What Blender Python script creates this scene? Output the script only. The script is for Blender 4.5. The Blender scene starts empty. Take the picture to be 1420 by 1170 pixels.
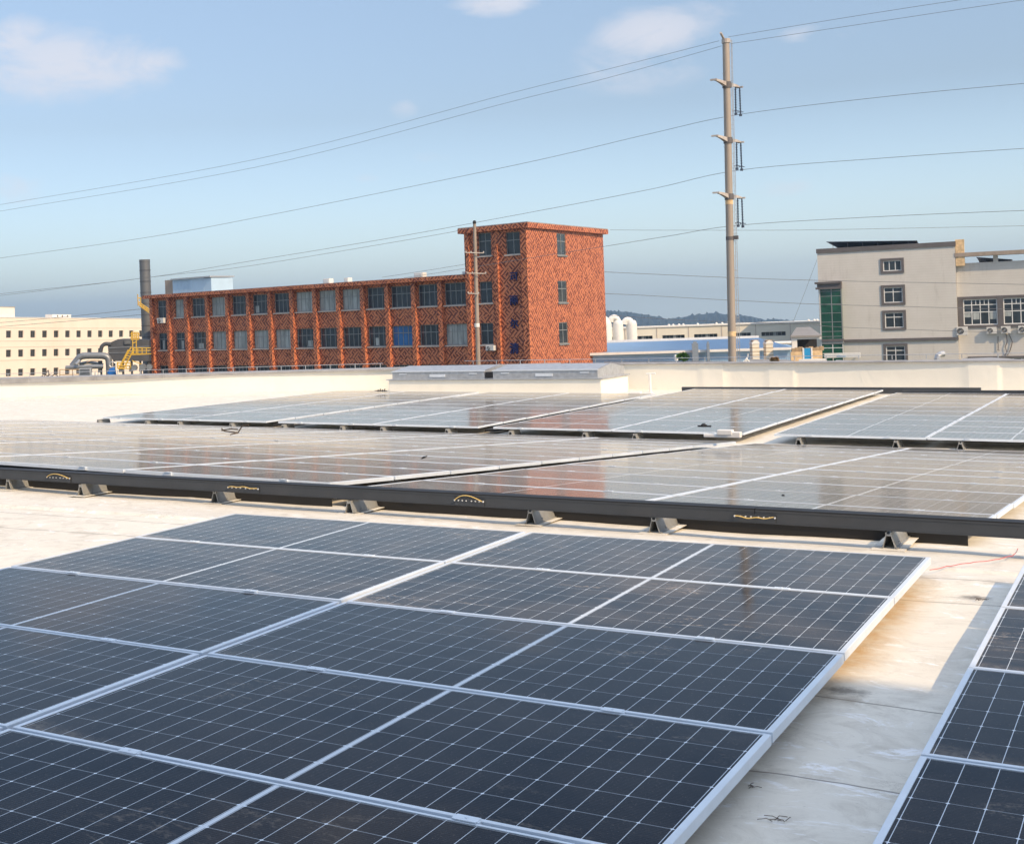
import bpy, math, random
from mathutils import Vector, Matrix
random.seed(7)
S = bpy.context.scene
COL = S.collection
# ------------------------------------------------------------------ camera
F0, CX, CY = 1832.53, 344.81, 450.0          # focal length and principal point (pixels of a 1420 x 1170 photo)
FW = Vector((-0.573086, 0.819495, -0.000237))
RT = Vector((0.818939, 0.572687, -0.037007))
UP = Vector((0.030191, 0.021402, 0.999315))
CAM = Vector((1.09941, -7.92003, 1.39119))
cd = bpy.data.cameras.new('camera'); cam = bpy.data.objects.new('camera', cd); COL.objects.link(cam)
m = Matrix(((RT.x, UP.x, -FW.x, CAM.x), (RT.y, UP.y, -FW.y, CAM.y), (RT.z, UP.z, -FW.z, CAM.z), (0, 0, 0, 1)))
cam.matrix_world = m
cd.sensor_width = 36; cd.lens = F0 / 1420 * 36
cd.shift_x = (710 - CX) / 1420; cd.shift_y = -(585 - CY) / 1420
cd.clip_start = 0.05; cd.clip_end = 20000
S.camera = cam
# ------------------------------------------------------------------ light
SUN_AZ, SUN_EL = math.radians(110), math.radians(38)
tosun = Vector((math.sin(SUN_AZ) * math.cos(SUN_EL), math.cos(SUN_AZ) * math.cos(SUN_EL), math.sin(SUN_EL)))
sd = bpy.data.lights.new('sun', 'SUN'); sd.energy = 2.9; sd.angle = math.radians(0.53); sd.color = (1.0, 0.73, 0.44)
sun = bpy.data.objects.new('sun', sd); COL.objects.link(sun); sun.location = (20, -10, 40)
sun.rotation_euler = tosun.to_track_quat('Z', 'Y').to_euler()
S.view_settings.view_transform = 'Standard'; S.view_settings.look = 'None'
S.view_settings.exposure = 0.57; S.view_settings.gamma = 1
# pixel -> world helpers (used to find where things stand)
def ray(px, py): return FW + RT * ((px - CX) / F0) + UP * ((CY - py) / F0)
def at_z(px, py, z):
    d = ray(px, py); return CAM + d * ((z - CAM.z) / d.z)
def at_dist(px, py, Z): return CAM + ray(px, py) * Z
def hz(px): return CY - 0.037 * (px - CX)     # horizon row
# ------------------------------------------------------------------ world
W = bpy.data.worlds.new('World'); S.world = W; W.use_nodes = True
nt = W.node_tree; nt.nodes.clear()
def N(nt, t, **k):
    n = nt.nodes.new(t)
    for a, b in k.items(): setattr(n, a, b)
    return n
out = N(nt, 'ShaderNodeOutputWorld'); bg = N(nt, 'ShaderNodeBackground')
sky = N(nt, 'ShaderNodeTexSky', sky_type='NISHITA'); sky.sun_disc = False
sky.sun_elevation = SUN_EL; sky.sun_rotation = SUN_AZ
sky.air_density = 1.15; sky.dust_density = 1.2; sky.ozone_density = 2.6; sky.altitude = 50
tc = N(nt, 'ShaderNodeTexCoord')
bg.inputs['Strength'].default_value = 0.115
sv = N(nt, 'ShaderNodeSeparateXYZ'); cv = N(nt, 'ShaderNodeCombineXYZ'); mzz = N(nt, 'ShaderNodeMath', operation='MAXIMUM'); mzz.inputs[1].default_value = .012
nt.links.new(tc.outputs['Generated'], sv.inputs[0]); nt.links.new(sv.outputs[0], cv.inputs[0]); nt.links.new(sv.outputs[1], cv.inputs[1]); nt.links.new(sv.outputs[2], mzz.inputs[0]); nt.links.new(mzz.outputs[0], cv.inputs[2])
nt.links.new(cv.outputs[0], sky.inputs['Vector'])                            # the air stays as bright in the dip below eye level
sx_ = N(nt, 'ShaderNodeSeparateXYZ'); nt.links.new(tc.outputs['Generated'], sx_.inputs[0])
rp = N(nt, 'ShaderNodeValToRGB'); nt.links.new(sx_.outputs[2], rp.inputs[0])     # evens out the haze band of the sky
e = rp.color_ramp.elements; e[0].position = 0.0; e[0].color = (1.14, 1.24, 1.50, 1); e[1].position = .6; e[1].color = (1, 1, 1, 1)
for p_, c_ in ((.045, (1.04, 1.09, 1.26)), (.15, (.90, .83, .84)), (.24, (1.08, .96, .91))):
    q = e.new(p_); q.color = (*c_, 1)
ml = N(nt, 'ShaderNodeMix', data_type='RGBA', blend_type='MULTIPLY'); ml.inputs[0].default_value = 1; nt.links.new(sky.outputs[0], ml.inputs[6]); nt.links.new(rp.outputs[0], ml.inputs[7])
# the horizon band is a little brighter towards the sun's side
dh = N(nt, 'ShaderNodeVectorMath', operation='DOT_PRODUCT'); dh.inputs[1].default_value = (RT.x, RT.y, 0); nt.links.new(tc.outputs['Generated'], dh.inputs[0])
def WM(op, a, b, cl=False):
    n = N(nt, 'ShaderNodeMath', operation=op, use_clamp=cl)
    for i, v in enumerate((a, b)):
        if isinstance(v, (int, float)): n.inputs[i].default_value = v
        else: nt.links.new(v, n.inputs[i])
    return n.outputs[0]
wz = WM('SUBTRACT', 1.0, WM('MULTIPLY', sx_.outputs[2], 7.0), True)
dl = WM('MULTIPLY', WM('MAXIMUM', WM('MINIMUM', WM('SUBTRACT', WM('MULTIPLY', dh.outputs['Value'], .60), .05), .2), -.22), wz)
sc_ = N(nt, 'ShaderNodeVectorMath', operation='SCALE'); nt.links.new(ml.outputs[2], sc_.inputs[0]); nt.links.new(WM('ADD', dl, 1.0), sc_.inputs['Scale'])
last = sc_.outputs[0]
noise = N(nt, 'ShaderNodeTexNoise'); noise.inputs['Scale'].default_value = 19; noise.inputs['Detail'].default_value = 10; noise.inputs['Roughness'].default_value = 0.62; noise.inputs['Distortion'].default_value = .35
mp = N(nt, 'ShaderNodeMapping'); mp.inputs['Scale'].default_value = (1, 1, 2.2)
nt.links.new(tc.outputs['Generated'], mp.inputs[0]); nt.links.new(mp.outputs[0], noise.inputs['Vector'])
acc = None
# soft cumulus patches: direction, angular half width, half height, weight
for px, py, rw, rh, wt in ((95, 92, 175, 62, 1.0), (15, 55, 70, 40, .9), (210, 90, 60, 38, .85), (20, 255, 50, 34, .62), (690, 4, 75, 22, .95), (560, 148, 26, 20, .7), (510, 248, 30, 10, .6),
                           (905, 48, 95, 44, 1.0), (890, 85, 110, 50, .6), (1180, 44, 38, 14, .7), (1110, 46, 40, 14, .55), (1092, 258, 50, 16, .55), (600, 217, 50, 14, .45), (960, 25, 70, 26, .55),
                           (-300, 200, 240, 60, .8), (1750, 120, 200, 70, .8), (400, -260, 260, 80, .9), (1100, -500, 380, 110, .9)):
    d = ray(px, py).normalized()
    r = d.cross(Vector((0, 0, 1))).normalized(); u = r.cross(d)
    def dot(v, s):
        n = N(nt, 'ShaderNodeVectorMath', operation='DOT_PRODUCT'); n.inputs[1].default_value = v * s
        nt.links.new(tc.outputs['Generated'], n.inputs[0]); return n.outputs['Value']
    def M(op, a, b=None, c=None, cl=False):
        n = N(nt, 'ShaderNodeMath', operation=op, use_clamp=cl)
        for i, v in enumerate((a, b, c)):
            if v is None: continue
            if isinstance(v, (int, float)): n.inputs[i].default_value = v
            else: nt.links.new(v, n.inputs[i])
        return n.outputs[0]
    a = dot(r, F0 / rw); b = dot(u, F0 / rh); f = dot(d, 1.0)
    q = M('ADD', M('MULTIPLY', a, a), M('MULTIPLY', b, b))
    q = M('MULTIPLY', M('SUBTRACT', 1.0, q, cl=True), wt)
    q = M('MULTIPLY', q, M('GREATER_THAN', f, 0.0))
    acc = q if acc is None else M('MAXIMUM', acc, q)
sz = N(nt, 'ShaderNodeSeparateXYZ'); nt.links.new(tc.outputs['Generated'], sz.inputs[0])
n2 = N(nt, 'ShaderNodeTexNoise'); n2.inputs['Scale'].default_value = 3.2; n2.inputs['Detail'].default_value = 8; n2.inputs['Roughness'].default_value = 0.62; nt.links.new(tc.outputs['Generated'], n2.inputs['Vector'])
high = M('MULTIPLY', M('MULTIPLY', M('SUBTRACT', sz.outputs[2], 0.58), 5.0, cl=True), M('MULTIPLY', M('SUBTRACT', n2.outputs['Fac'], 0.36), 5.0, cl=True), cl=True)  # unseen bright cloud added overhead to fill the shade on the roof
k = M('MULTIPLY', M('SUBTRACT', M('ADD', acc, M('MULTIPLY', noise.outputs['Fac'], 2.6)), 1.55), 1.3, cl=True)
k = M('MULTIPLY', k, M('MULTIPLY', M('POWER', acc, 0.6), 0.74), cl=True)
mx = N(nt, 'ShaderNodeMix', data_type='RGBA'); nt.links.new(k, mx.inputs[0]); nt.links.new(last, mx.inputs[6])
mx.inputs[7].default_value = (5.0, 4.95, 5.3, 1)
mh = N(nt, 'ShaderNodeMix', data_type='RGBA'); nt.links.new(high, mh.inputs[0]); nt.links.new(mx.outputs[2], mh.inputs[6]); mh.inputs[7].default_value = (7.4, 8.0, 9.2, 1)
nt.links.new(mh.outputs[2], bg.inputs[0]); nt.links.new(bg.outputs[0], out.inputs[0])
# ------------------------------------------------------------------ materials
def mk(name):
    m = bpy.data.materials.new(name); m.use_nodes = True
    nt = m.node_tree; b = nt.nodes['Principled BSDF']; return m, nt, b
class G:
    """tiny node-graph helper"""
    def __init__(s, nt): s.nt = nt
    def n(s, t, **k): return N(s.nt, t, **k)
    def l(s, a, b): s.nt.links.new(a, b)
    def m(s, op, a, b=None, c=None, cl=False):
        n = s.n('ShaderNodeMath', operation=op, use_clamp=cl)
        for i, v in enumerate((a, b, c)):
            if v is None: continue
            if isinstance(v, (int, float)): n.inputs[i].default_value = v
            else: s.l(v, n.inputs[i])
        return n.outputs[0]
    def mix(s, f, a, b):
        n = s.n('ShaderNodeMix', data_type='RGBA')
        for i, v in ((0, f), (6, a), (7, b)):
            if isinstance(v, (int, float)): n.inputs[i].default_value = v
            elif isinstance(v, tuple): n.inputs[i].default_value = (*v, 1)
            else: s.l(v, n.inputs[i])
        return n.outputs[2]
    def noise(s, vec, scale, detail=4, rough=.55, dist=0, mp=None):
        if mp:
            q = s.n('ShaderNodeMapping'); q.inputs['Scale'].default_value = mp; s.l(vec, q.inputs[0]); vec = q.outputs[0]
        n = s.n('ShaderNodeTexNoise'); n.inputs['Scale'].default_value = scale; n.inputs['Detail'].default_value = detail
        n.inputs['Roughness'].default_value = rough; n.inputs['Distortion'].default_value = dist
        s.l(vec, n.inputs['Vector']); return n.outputs['Fac']
    def rng(s, v, a, b, c=0., d=1.):
        n = s.n('ShaderNodeMapRange'); s.l(v, n.inputs[0])
        for i, q in enumerate((a, b, c, d)): n.inputs[i + 1].default_value = q
        return n.outputs[0]
    def pos(s): return s.n('ShaderNodeNewGeometry').outputs['Position']
    def obj(s): return s.n('ShaderNodeTexCoord').outputs['Object']
    def sep(s, v):
        n = s.n('ShaderNodeSeparateXYZ'); s.l(v, n.inputs[0]); return n.outputs
    def bump(s, h, st, dist, b):
        n = s.n('ShaderNodeBump'); n.inputs['Strength'].default_value = st; n.inputs['Distance'].default_value = dist
        s.l(h, n.inputs['Height']); s.l(n.outputs[0], b.inputs['Normal'])
def simple(name, col, rough=.6, metal=0., var=.12, scale=6., spec=.5, streak=False, dirt=None, dirt_amt=.5, bump=0):
    m, nt, b = mk(name); g = G(nt)
    v = g.obj()
    f = g.noise(v, scale, 5, .6, mp=(1, 1, .25) if streak else None)
    c = g.mix(g.rng(f, .3, .7), tuple(x * (1 - var) for x in col), tuple(min(1, x * (1 + var)) for x in col))
    if dirt:
        f2 = g.noise(v, scale * .37, 6, .7, mp=(1, 1, .2) if streak else None)
        c = g.mix(g.m('MULTIPLY', g.rng(f2, .5, .8), dirt_amt), c, dirt)
    g.l(c, b.inputs['Base Color'])
    b.inputs['Roughness'].default_value = rough; b.inputs['Metallic'].default_value = metal
    b.inputs['Specular IOR Level'].default_value = spec
    if bump: g.bump(f, bump, .02, b)
    return m
MT = {}
MT['alu'] = simple('anodised_aluminium', (.72, .79, .86), .4, .15, .04, 9, dirt=(.45, .38, .3), dirt_amt=.25)
MT['alu_dark'] = simple('weathered_aluminium', (.34, .35, .345), .42, .35, .12, 20)
MT['tray'] = simple('dark_grey_tray_paint', (.046, .052, .060), .5, .1, .12, 3, dirt=(.14, .12, .10), dirt_amt=.25)
MT['black'] = simple('black_plastic', (.012, .012, .013), .6)
MT['backsheet'] = simple('panel_backsheet', (.6, .6, .6), .6)
MT['wire'] = simple('grey_conductor', (.16, .17, .19), .6, .2)
MT['white'] = simple('white_paint', (.78, .77, .74), .5, 0, .05, 4, dirt=(.5, .45, .38), dirt_amt=.3)
MT['bolt'] = simple('bright_bolt', (.9, .9, .88), .25, .6)
MT['gold'] = simple('bonding_wire_yellow', (.75, .52, .16), .5)
MT['red'] = simple('red_wire', (.55, .07, .06), .5)
MT['galv'] = simple('galvanised_steel', (.50, .52, .54), .42, .5, .15, 8, dirt=(.2, .2, .2), dirt_amt=.35)
MT['cap'] = simple('weathered_flashing', (.38, .37, .36), .55, .2, .18, 2.5, dirt=(.16, .14, .12), dirt_amt=.5)
MT['concrete'] = simple('pole_concrete', (.34, .28, .23), .8, 0, .12, 3, streak=True, dirt=(.2, .17, .14), dirt_amt=.5)
MT['polesteel'] = simple('painted_pole', (.36, .31, .26), .6, .1, .08, 1.2, streak=True, dirt=(.22, .18, .15), dirt_amt=.45)
MT['arm'] = simple('rusty_white_arm', (.50, .46, .42), .6, .1, .15, 3, dirt=(.22, .11, .07), dirt_amt=.7)
MT['insul'] = simple('insulator_dark', (.05, .07, .11), .4)
MT['beige'] = simple('cream_render', (.80, .71, .60), .8, 0, .03, .3, streak=True, dirt=(.66, .5, .36), dirt_amt=.35)
MT['factory'] = simple('pale_cladding', (.78, .74, .63), .7, 0, .04, .3, streak=True, dirt=(.5, .45, .36), dirt_amt=.4)
MT['glass'] = simple('window_glass', (.030, .042, .052), .10, 0, .35, 1.3)
MT['glass_dk'] = simple('dark_window', (.035, .035, .035), .3, 0, .2, 1)
MT['curtain'] = simple('curtained_glass', (.36, .39, .38), .25, 0, .35, 2.4, streak=True)
MT['bluecurtain'] = simple('blue_curtain_glass', (.02, .13, .34), .25, 0, .3, 3, streak=True)
MT['wframe'] = simple('window_frame_grey', (.26, .28, .28), .5, .2)
MT['wframe_w'] = simple('window_frame_white', (.72, .73, .72), .4)
MT['sill'] = simple('pale_sill', (.55, .48, .42), .7)
MT['surround'] = simple('dark_grey_surround', (.12, .11, .11), .7, 0, .15, 1.2)
MT['greenglass'] = simple('green_glass', (.012, .085, .050), .12, 0, .45, .9)
MT['grating'] = simple('yellow_steel', (.62, .40, .05), .5, 0, .15, 3)
MT['darkplant'] = simple('grey_plant_steel', (.085, .09, .10), .5, .2, .2, 1.5, streak=True)
MT['midplant'] = simple('galvanised_duct', (.22, .24, .26), .42, .4, .2, 1.5)
MT['blue'] = simple('blue_machine_paint', (.01, .12, .42), .4)
MT['bluewall'] = simple('light_blue_cladding', (.42, .58, .74), .5, .1, .05, .6, streak=True)
MT['blueroof'] = simple('blue_shed_roof', (.34, .52, .72), .45, .15, .07, .5, streak=True, dirt=(.25, .35, .45), dirt_amt=.4)
MT['shedblue'] = simple('pale_blue_sheet', (.46, .62, .76), .5, .1, .05, .8)
MT['stackgrey'] = simple('bluish_grey_stack', (.22, .27, .33), .6)
MT['bluedeep'] = simple('deep_blue_sheet', (.02, .30, .62), .5)
MT['greyroof'] = simple('grey_shed_roof', (.26, .25, .24), .7, 0, .15, .6)
MT['darkvoid'] = simple('unlit_opening', (.02, .02, .022), .8)
MT['chimney'] = simple('grey_chimney_steel', (.145, .155, .165), .5, .3, .14, .9, streak=True)
MT['letters'] = simple('blue_letters', (.006, .010, .10), .4)
MT['leafgreen'] = simple('leaf_green', (.10, .22, .05), .6, 0, .4, 3)
MT['twig'] = simple('dry_twig', (.09, .065, .045), .8)
MT['acwhite'] = simple('air_conditioner_white', (.66, .65, .62), .5, 0, .05, 2, dirt=(.35, .3, .25), dirt_amt=.4)
MT['render'] = simple('side_render', (.40, .38, .35), .85, 0, .06, .6)
MT['rusty'] = simple('rusty_brick', (.42, .30, .18), .8, 0, .3, 1.2)
MT['orange'] = simple('orange_stone', (.70, .50, .28), .8, 0, .35, 2.5)

# solar cells: half-cut cell grid, thin bus bars, white gaps and corner dots, patchy dust
def cell_material():
    m, nt, b = mk('solar_cells'); g = G(nt)
    o = g.obj(); x, y, z = g.sep(o); rnd = g.n('ShaderNodeObjectInfo').outputs['Random']
    ax = g.m('ABSOLUTE', x)
    pu, pv = .0922, .1835
    u = g.m('DIVIDE', g.m('SUBTRACT', ax, .0115), pu)
    v = g.m('DIVIDE', g.m('ADD', y, pv * 3), pv)
    du = g.m('MULTIPLY', g.m('ABSOLUTE', g.m('SUBTRACT', u, g.m('ROUND', u))), pu)
    dv = g.m('MULTIPLY', g.m('ABSOLUTE', g.m('SUBTRACT', v, g.m('ROUND', v))), pv)
    lu = g.m('LESS_THAN', du, .0011); lv = g.m('LESS_THAN', dv, .0010)
    dot = g.m('LESS_THAN', g.m('ADD', du, dv), .0068)
    inner = g.m('LESS_THAN', g.m('ABSOLUTE', y), .535)
    dot = g.m('MULTIPLY', dot, inner)
    ctr = g.m('LESS_THAN', ax, .0085)
    bus = g.m('LESS_THAN', g.m('ABSOLUTE', g.m('SUBTRACT', g.m('FRACT', g.m('DIVIDE', y, .0115)), .5)), .09)
    big = g.noise(g.pos(), .9, 3)
    cell = g.mix(g.rng(big, .35, .65), (.0026, .0045, .0100), (.005, .0070, .0125))
    cell = g.mix(g.m('MULTIPLY', bus, .5), cell, (.045, .05, .06))
    line = g.m('MAXIMUM', g.m('MULTIPLY', lu, .85), g.m('MULTIPLY', lv, .58))
    line = g.m('MAXIMUM', line, g.m('MULTIPLY', dot, .95)); line = g.m('MAXIMUM', line, g.m('MULTIPLY', ctr, .85))
    c = g.mix(line, cell, (.72, .80, .88))
    # dust film
    off = g.n('ShaderNodeCombineXYZ'); g.l(g.m('MULTIPLY', rnd, 37), off.inputs[0]); g.l(g.m('MULTIPLY', rnd, 91), off.inputs[1])
    va = g.n('ShaderNodeVectorMath', operation='ADD'); g.l(o, va.inputs[0]); g.l(off.outputs[0], va.inputs[1]); vo = va.outputs[0]
    d1 = g.rng(g.noise(vo, 1.6, 6, .65, .6), .38, .8, .0, .15)
    spk = g.rng(g.noise(vo, 70, 2, .5), .62, .76, 0, .9)
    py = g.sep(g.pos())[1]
    lit_rows = g.rng(py, -2.9, -1.9, .35, 1.); far = g.rng(py, .3, 2.5, 0., .11)                       # dust tint strengthened in the sunlit rows and lifted again on the far ones
    # smears and drip edges: streaky thresholded noise
    st = g.noise(vo, 3.2, 9, .72, 1.4, mp=(1., 2.6, 1))
    patch = g.rng(g.noise(vo, 1.25, 2, .5), .54, .66)
    sm = g.m('MULTIPLY', g.m('MULTIPLY', g.rng(st, .54, .62), patch), g.rng(g.noise(vo, 55, 3, .7), .40, .60, .0, .5))
    # silt left along the lower-left frame corner
    cx = g.m('ADD', x, 1.12); cy = g.m('ADD', y, .548)
    edge = g.m('ADD', g.m('MULTIPLY', cx, 1.25), g.m('MULTIPLY', cy, 6.5))
    edge = g.m('ADD', edge, g.m('MULTIPLY', g.noise(vo, 9, 6, .7), .9))
    silt = g.m('MULTIPLY', g.rng(edge, 1.25, .7), g.rng(g.noise(vo, 38, 5, .7), .35, .6, .25, .85))
    silt = g.m('MULTIPLY', silt, g.rng(rnd, .1, .6, .35, 1.))
    dust = g.m('ADD', g.m('ADD', d1, g.m('MULTIPLY', spk, d1)), sm)
    dust = g.m('ADD', g.m('MULTIPLY', dust, lit_rows), g.m('MULTIPLY', g.rng(g.noise(vo, 190, 2, .5), .67, .72), .16)); dust = g.m('ADD', dust, far)
    dust = g.m('MAXIMUM', dust, g.m('MULTIPLY', g.m('MULTIPLY', silt, .7), lit_rows), cl=True)
    c = g.mix(dust, c, (.58, .47, .36))
    g.l(c, b.inputs['Base Color'])
    g.l(g.m('ADD', .065, g.m('MULTIPLY', dust, .26)), b.inputs['Roughness'])
    b.inputs['IOR'].default_value = 1.5; b.inputs['Specular IOR Level'].default_value = .07
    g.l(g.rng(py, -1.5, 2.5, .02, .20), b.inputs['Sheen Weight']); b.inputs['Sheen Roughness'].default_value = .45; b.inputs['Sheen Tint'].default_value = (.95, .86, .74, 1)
    # very slight waviness of the glass, so that reflections break up
    g.bump(g.noise(g.pos(), 2.2, 2, .5), .10, .012, b)
    return m
MT['cells'] = cell_material()

def roof_material():
    m, nt, b = mk('roof_membrane'); g = G(nt)
    p = g.pos(); x, y, z = g.sep(p)
    base = g.mix(g.rng(g.noise(p, .8, 7, .7, .5, mp=(.55, 1.6, 1)), .3, .7), (.71, .675, .59), (.80, .765, .67))
    mott = g.rng(g.noise(p, 5, 8, .7, 1.2), .48, .7)
    base = g.mix(g.m('MULTIPLY', mott, .5), base, (.42, .38, .31))
    fine = g.rng(g.noise(p, 45, 4, .7), .62, .8)
    base = g.mix(g.m('MULTIPLY', fine, .55), base, (.3, .27, .22))
    wh = g.rng(g.noise(p, 2.3, 9, .75, 2.2, mp=(1, 1.6, 1)), .56, .64)      # chalky water marks
    base = g.mix(g.m('MULTIPLY', wh, .85), base, (.93, .94, .95))
    crack = g.m('LESS_THAN', g.m('ABSOLUTE', g.m('SUBTRACT', g.noise(p, 4.5, 10, .8, 1.0), .5)), .004)
    cm = g.rng(g.noise(p, 1.1, 2), .55, .68)
    base = g.mix(g.m('MULTIPLY', g.m('MULTIPLY', crack, cm), .8), base, (.2, .17, .13))
    # welded seams across the fall, with grime caught on them
    wob = g.m('MULTIPLY', g.m('SUBTRACT', g.noise(p, 1.7, 3), .5), .07)
    yy = g.m('ADD', y, wob)
    for sy, dirt in ((.06, .3), (-.57, .5), (-2.55, .9), (-3.48, .6), (-5.4, .6), (-7.3, .6), (15.0, .3)):
        d = g.m('ABSOLUTE', g.m('SUBTRACT', yy, sy))
        base = g.mix(g.m('MULTIPLY', g.m('LESS_THAN', d, .006), .7), base, (.12, .095, .07))
        gr = g.m('MULTIPLY', g.rng(d, .11, .0), g.rng(g.noise(p, 3.1, 6, .75, mp=(1, .6, 1)), .46, .68))
        base = g.mix(g.m('MULTIPLY', gr, dirt), base, (.23, .19, .14))
    # ochre tint beside the frame of the near array, fading out towards the front
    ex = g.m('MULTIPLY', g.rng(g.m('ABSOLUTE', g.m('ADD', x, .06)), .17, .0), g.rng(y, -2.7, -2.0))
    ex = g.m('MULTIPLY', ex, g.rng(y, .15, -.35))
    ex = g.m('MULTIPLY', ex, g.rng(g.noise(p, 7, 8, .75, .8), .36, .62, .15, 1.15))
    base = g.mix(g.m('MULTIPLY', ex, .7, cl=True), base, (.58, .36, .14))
    # black puddle mark
    for qx, qy, ra in ((.24, -.40, .10), (.02, -2.42, .10)):
        dx = g.m('SUBTRACT', x, qx); dy = g.m('MULTIPLY', g.m('SUBTRACT', y, qy), 1.3)
        r = g.m('SQRT', g.m('ADD', g.m('MULTIPLY', dx, dx), g.m('MULTIPLY', dy, dy)))
        r = g.m('ADD', r, g.m('MULTIPLY', g.m('SUBTRACT', g.noise(p, 22, 8, .8), .5), .22))
        base = g.mix(g.m('MULTIPLY', g.rng(r, ra, ra * .3), .7), base, (.07, .06, .05))
    g.l(base, b.inputs['Base Color']); b.inputs['Roughness'].default_value = .62
    h = g.m('ADD', g.m('MULTIPLY', g.noise(p, 2.5, 6, .6), 1.), g.m('MULTIPLY', crack, -.2))
    g.bump(h, .25, .03, b)
    return m
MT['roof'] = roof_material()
def membrane(name, col, streaks=.3):
    m, nt, b = mk(name); g = G(nt); p = g.pos()
    c = g.mix(g.rng(g.noise(p, 1.2, 5, .6), .3, .7), tuple(v * .95 for v in col), col)
    f = g.rng(g.noise(p, 2.4, 7, .7, .6, mp=(1, 1, .35)), .55, .8)
    c = g.mix(g.m('MULTIPLY', f, streaks), c, (.56, .50, .40))
    g.l(c, b.inputs['Base Color']); b.inputs['Roughness'].default_value = .55
    g.bump(g.noise(p, 1.1, 4, .5, 1.5, mp=(1, 1, .6)), .3, .06, b)
    return m
MT['parapet'] = membrane('parapet_membrane', (.89, .86, .76), .14)

def mosaic():
    """brick-slip facade laid in broken herringbone: pale and dark tiles"""
    m, nt, b = mk('herringbone_tiles'); g = G(nt); o = g.obj(); x, y, z = g.sep(o)
    # u runs along whichever wall the face belongs to
    nrm = g.n('ShaderNodeVectorTransform', vector_type='NORMAL', convert_from='WORLD', convert_to='OBJECT')
    g.l(g.n('ShaderNodeNewGeometry').outputs['True Normal'], nrm.inputs[0])
    nx = g.sep(nrm.outputs[0])[0]; side = g.m('GREATER_THAN', g.m('ABSOLUTE', nx), .7)
    u = g.m('ADD', g.m('MULTIPLY', x, g.m('SUBTRACT', 1., side)), g.m('MULTIPLY', y, side))
    uv = g.n('ShaderNodeCombineXYZ'); g.l(u, uv.inputs[0]); g.l(z, uv.inputs[1])
    def diag(ang):
        q = g.n('ShaderNodeMapping'); q.inputs['Rotation'].default_value = (0, 0, ang); g.l(uv.outputs[0], q.inputs[0])
        w = g.n('ShaderNodeTexWhiteNoise', noise_dimensions='2D')
        s = g.sep(q.outputs[0]); bb = g.m('FLOOR', g.m('MULTIPLY', s[1], 3.5)); st = g.m('FRACT', g.m('MULTIPLY', s[1], 3.5))
        a = g.m('FLOOR', g.m('ADD', g.m('MULTIPLY', s[0], 2.2), g.m('MULTIPLY', bb, .37)))
        c = g.n('ShaderNodeCombineXYZ'); g.l(a, c.inputs[0]); g.l(bb, c.inputs[1]); g.l(c.outputs[0], w.inputs['Vector'])
        r = w.outputs['Value']                                   # each tile course: a dark slip beside a pale one, of uneven width
        return g.m('SUBTRACT', st, g.m('ADD', .16, g.m('MULTIPLY', r, .52)))
    d1, d2 = diag(math.radians(45)), diag(math.radians(-45))
    wv = g.m('GREATER_THAN', g.noise(uv.outputs[0], 1.9, 1, .5), .5)
    val = g.m('ADD', g.m('MULTIPLY', d1, wv), g.m('MULTIPLY', d2, g.m('SUBTRACT', 1., wv)))
    c = g.mix(g.rng(val, -.03, .03), (.14, .038, .026), (.64, .23, .11))
    big = g.rng(g.noise(uv.outputs[0], .35, 4, .6), .3, .7)
    c = g.mix(g.m('MULTIPLY', big, .22), c, (.30, .08, .045))
    g.l(c, b.inputs['Base Color']); b.inputs['Roughness'].default_value = .55; b.inputs['Specular IOR Level'].default_value = .3
    return m
MT['mosaic'] = mosaic()
def brickpale():
    m, nt, b = mk('pale_grey_tiles'); g = G(nt); o = g.obj(); x, y, z = g.sep(o)
    c = g.mix(g.rng(g.noise(o, .5, 5, .6), .3, .7), (.58, .56, .52), (.64, .62, .58))
    co = g.m('LESS_THAN', g.m('FRACT', g.m('MULTIPLY', z, 3.2)), .12)
    c = g.mix(g.m('MULTIPLY', co, .22), c, (.36, .33, .29))
    st = g.rng(g.noise(o, 1.5, 6, .7, mp=(1, 1, .12)), .56, .75)
    c = g.mix(g.m('MULTIPLY', st, .3), c, (.22, .19, .16))
    g.l(c, b.inputs['Base Color']); b.inputs['Roughness'].default_value = .8
    return m
MT['paletile'] = brickpale()
def hillmat():
    m, nt, b = mk('wooded_hill'); g = G(nt); p = g.pos()
    c = g.mix(g.rng(g.noise(p, .03, 8, .75), .35, .65), (.018, .028, .026), (.045, .055, .040))
    g.l(c, b.inputs['Base Color']); b.inputs['Roughness'].default_value = .95; b.inputs['Specular IOR Level'].default_value = 0
    return m
MT['hill'] = hillmat()
def groundmat():
    m, nt, b = mk('yard_ground'); g = G(nt); p = g.pos()
    c = g.mix(g.rng(g.noise(p, .02, 6, .7), .4, .6), (.10, .12, .06), (.22, .21, .19))
    g.l(c, b.inputs['Base Color']); b.inputs['Roughness'].default_value = .9
    return m
MT['ground'] = groundmat()

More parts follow.
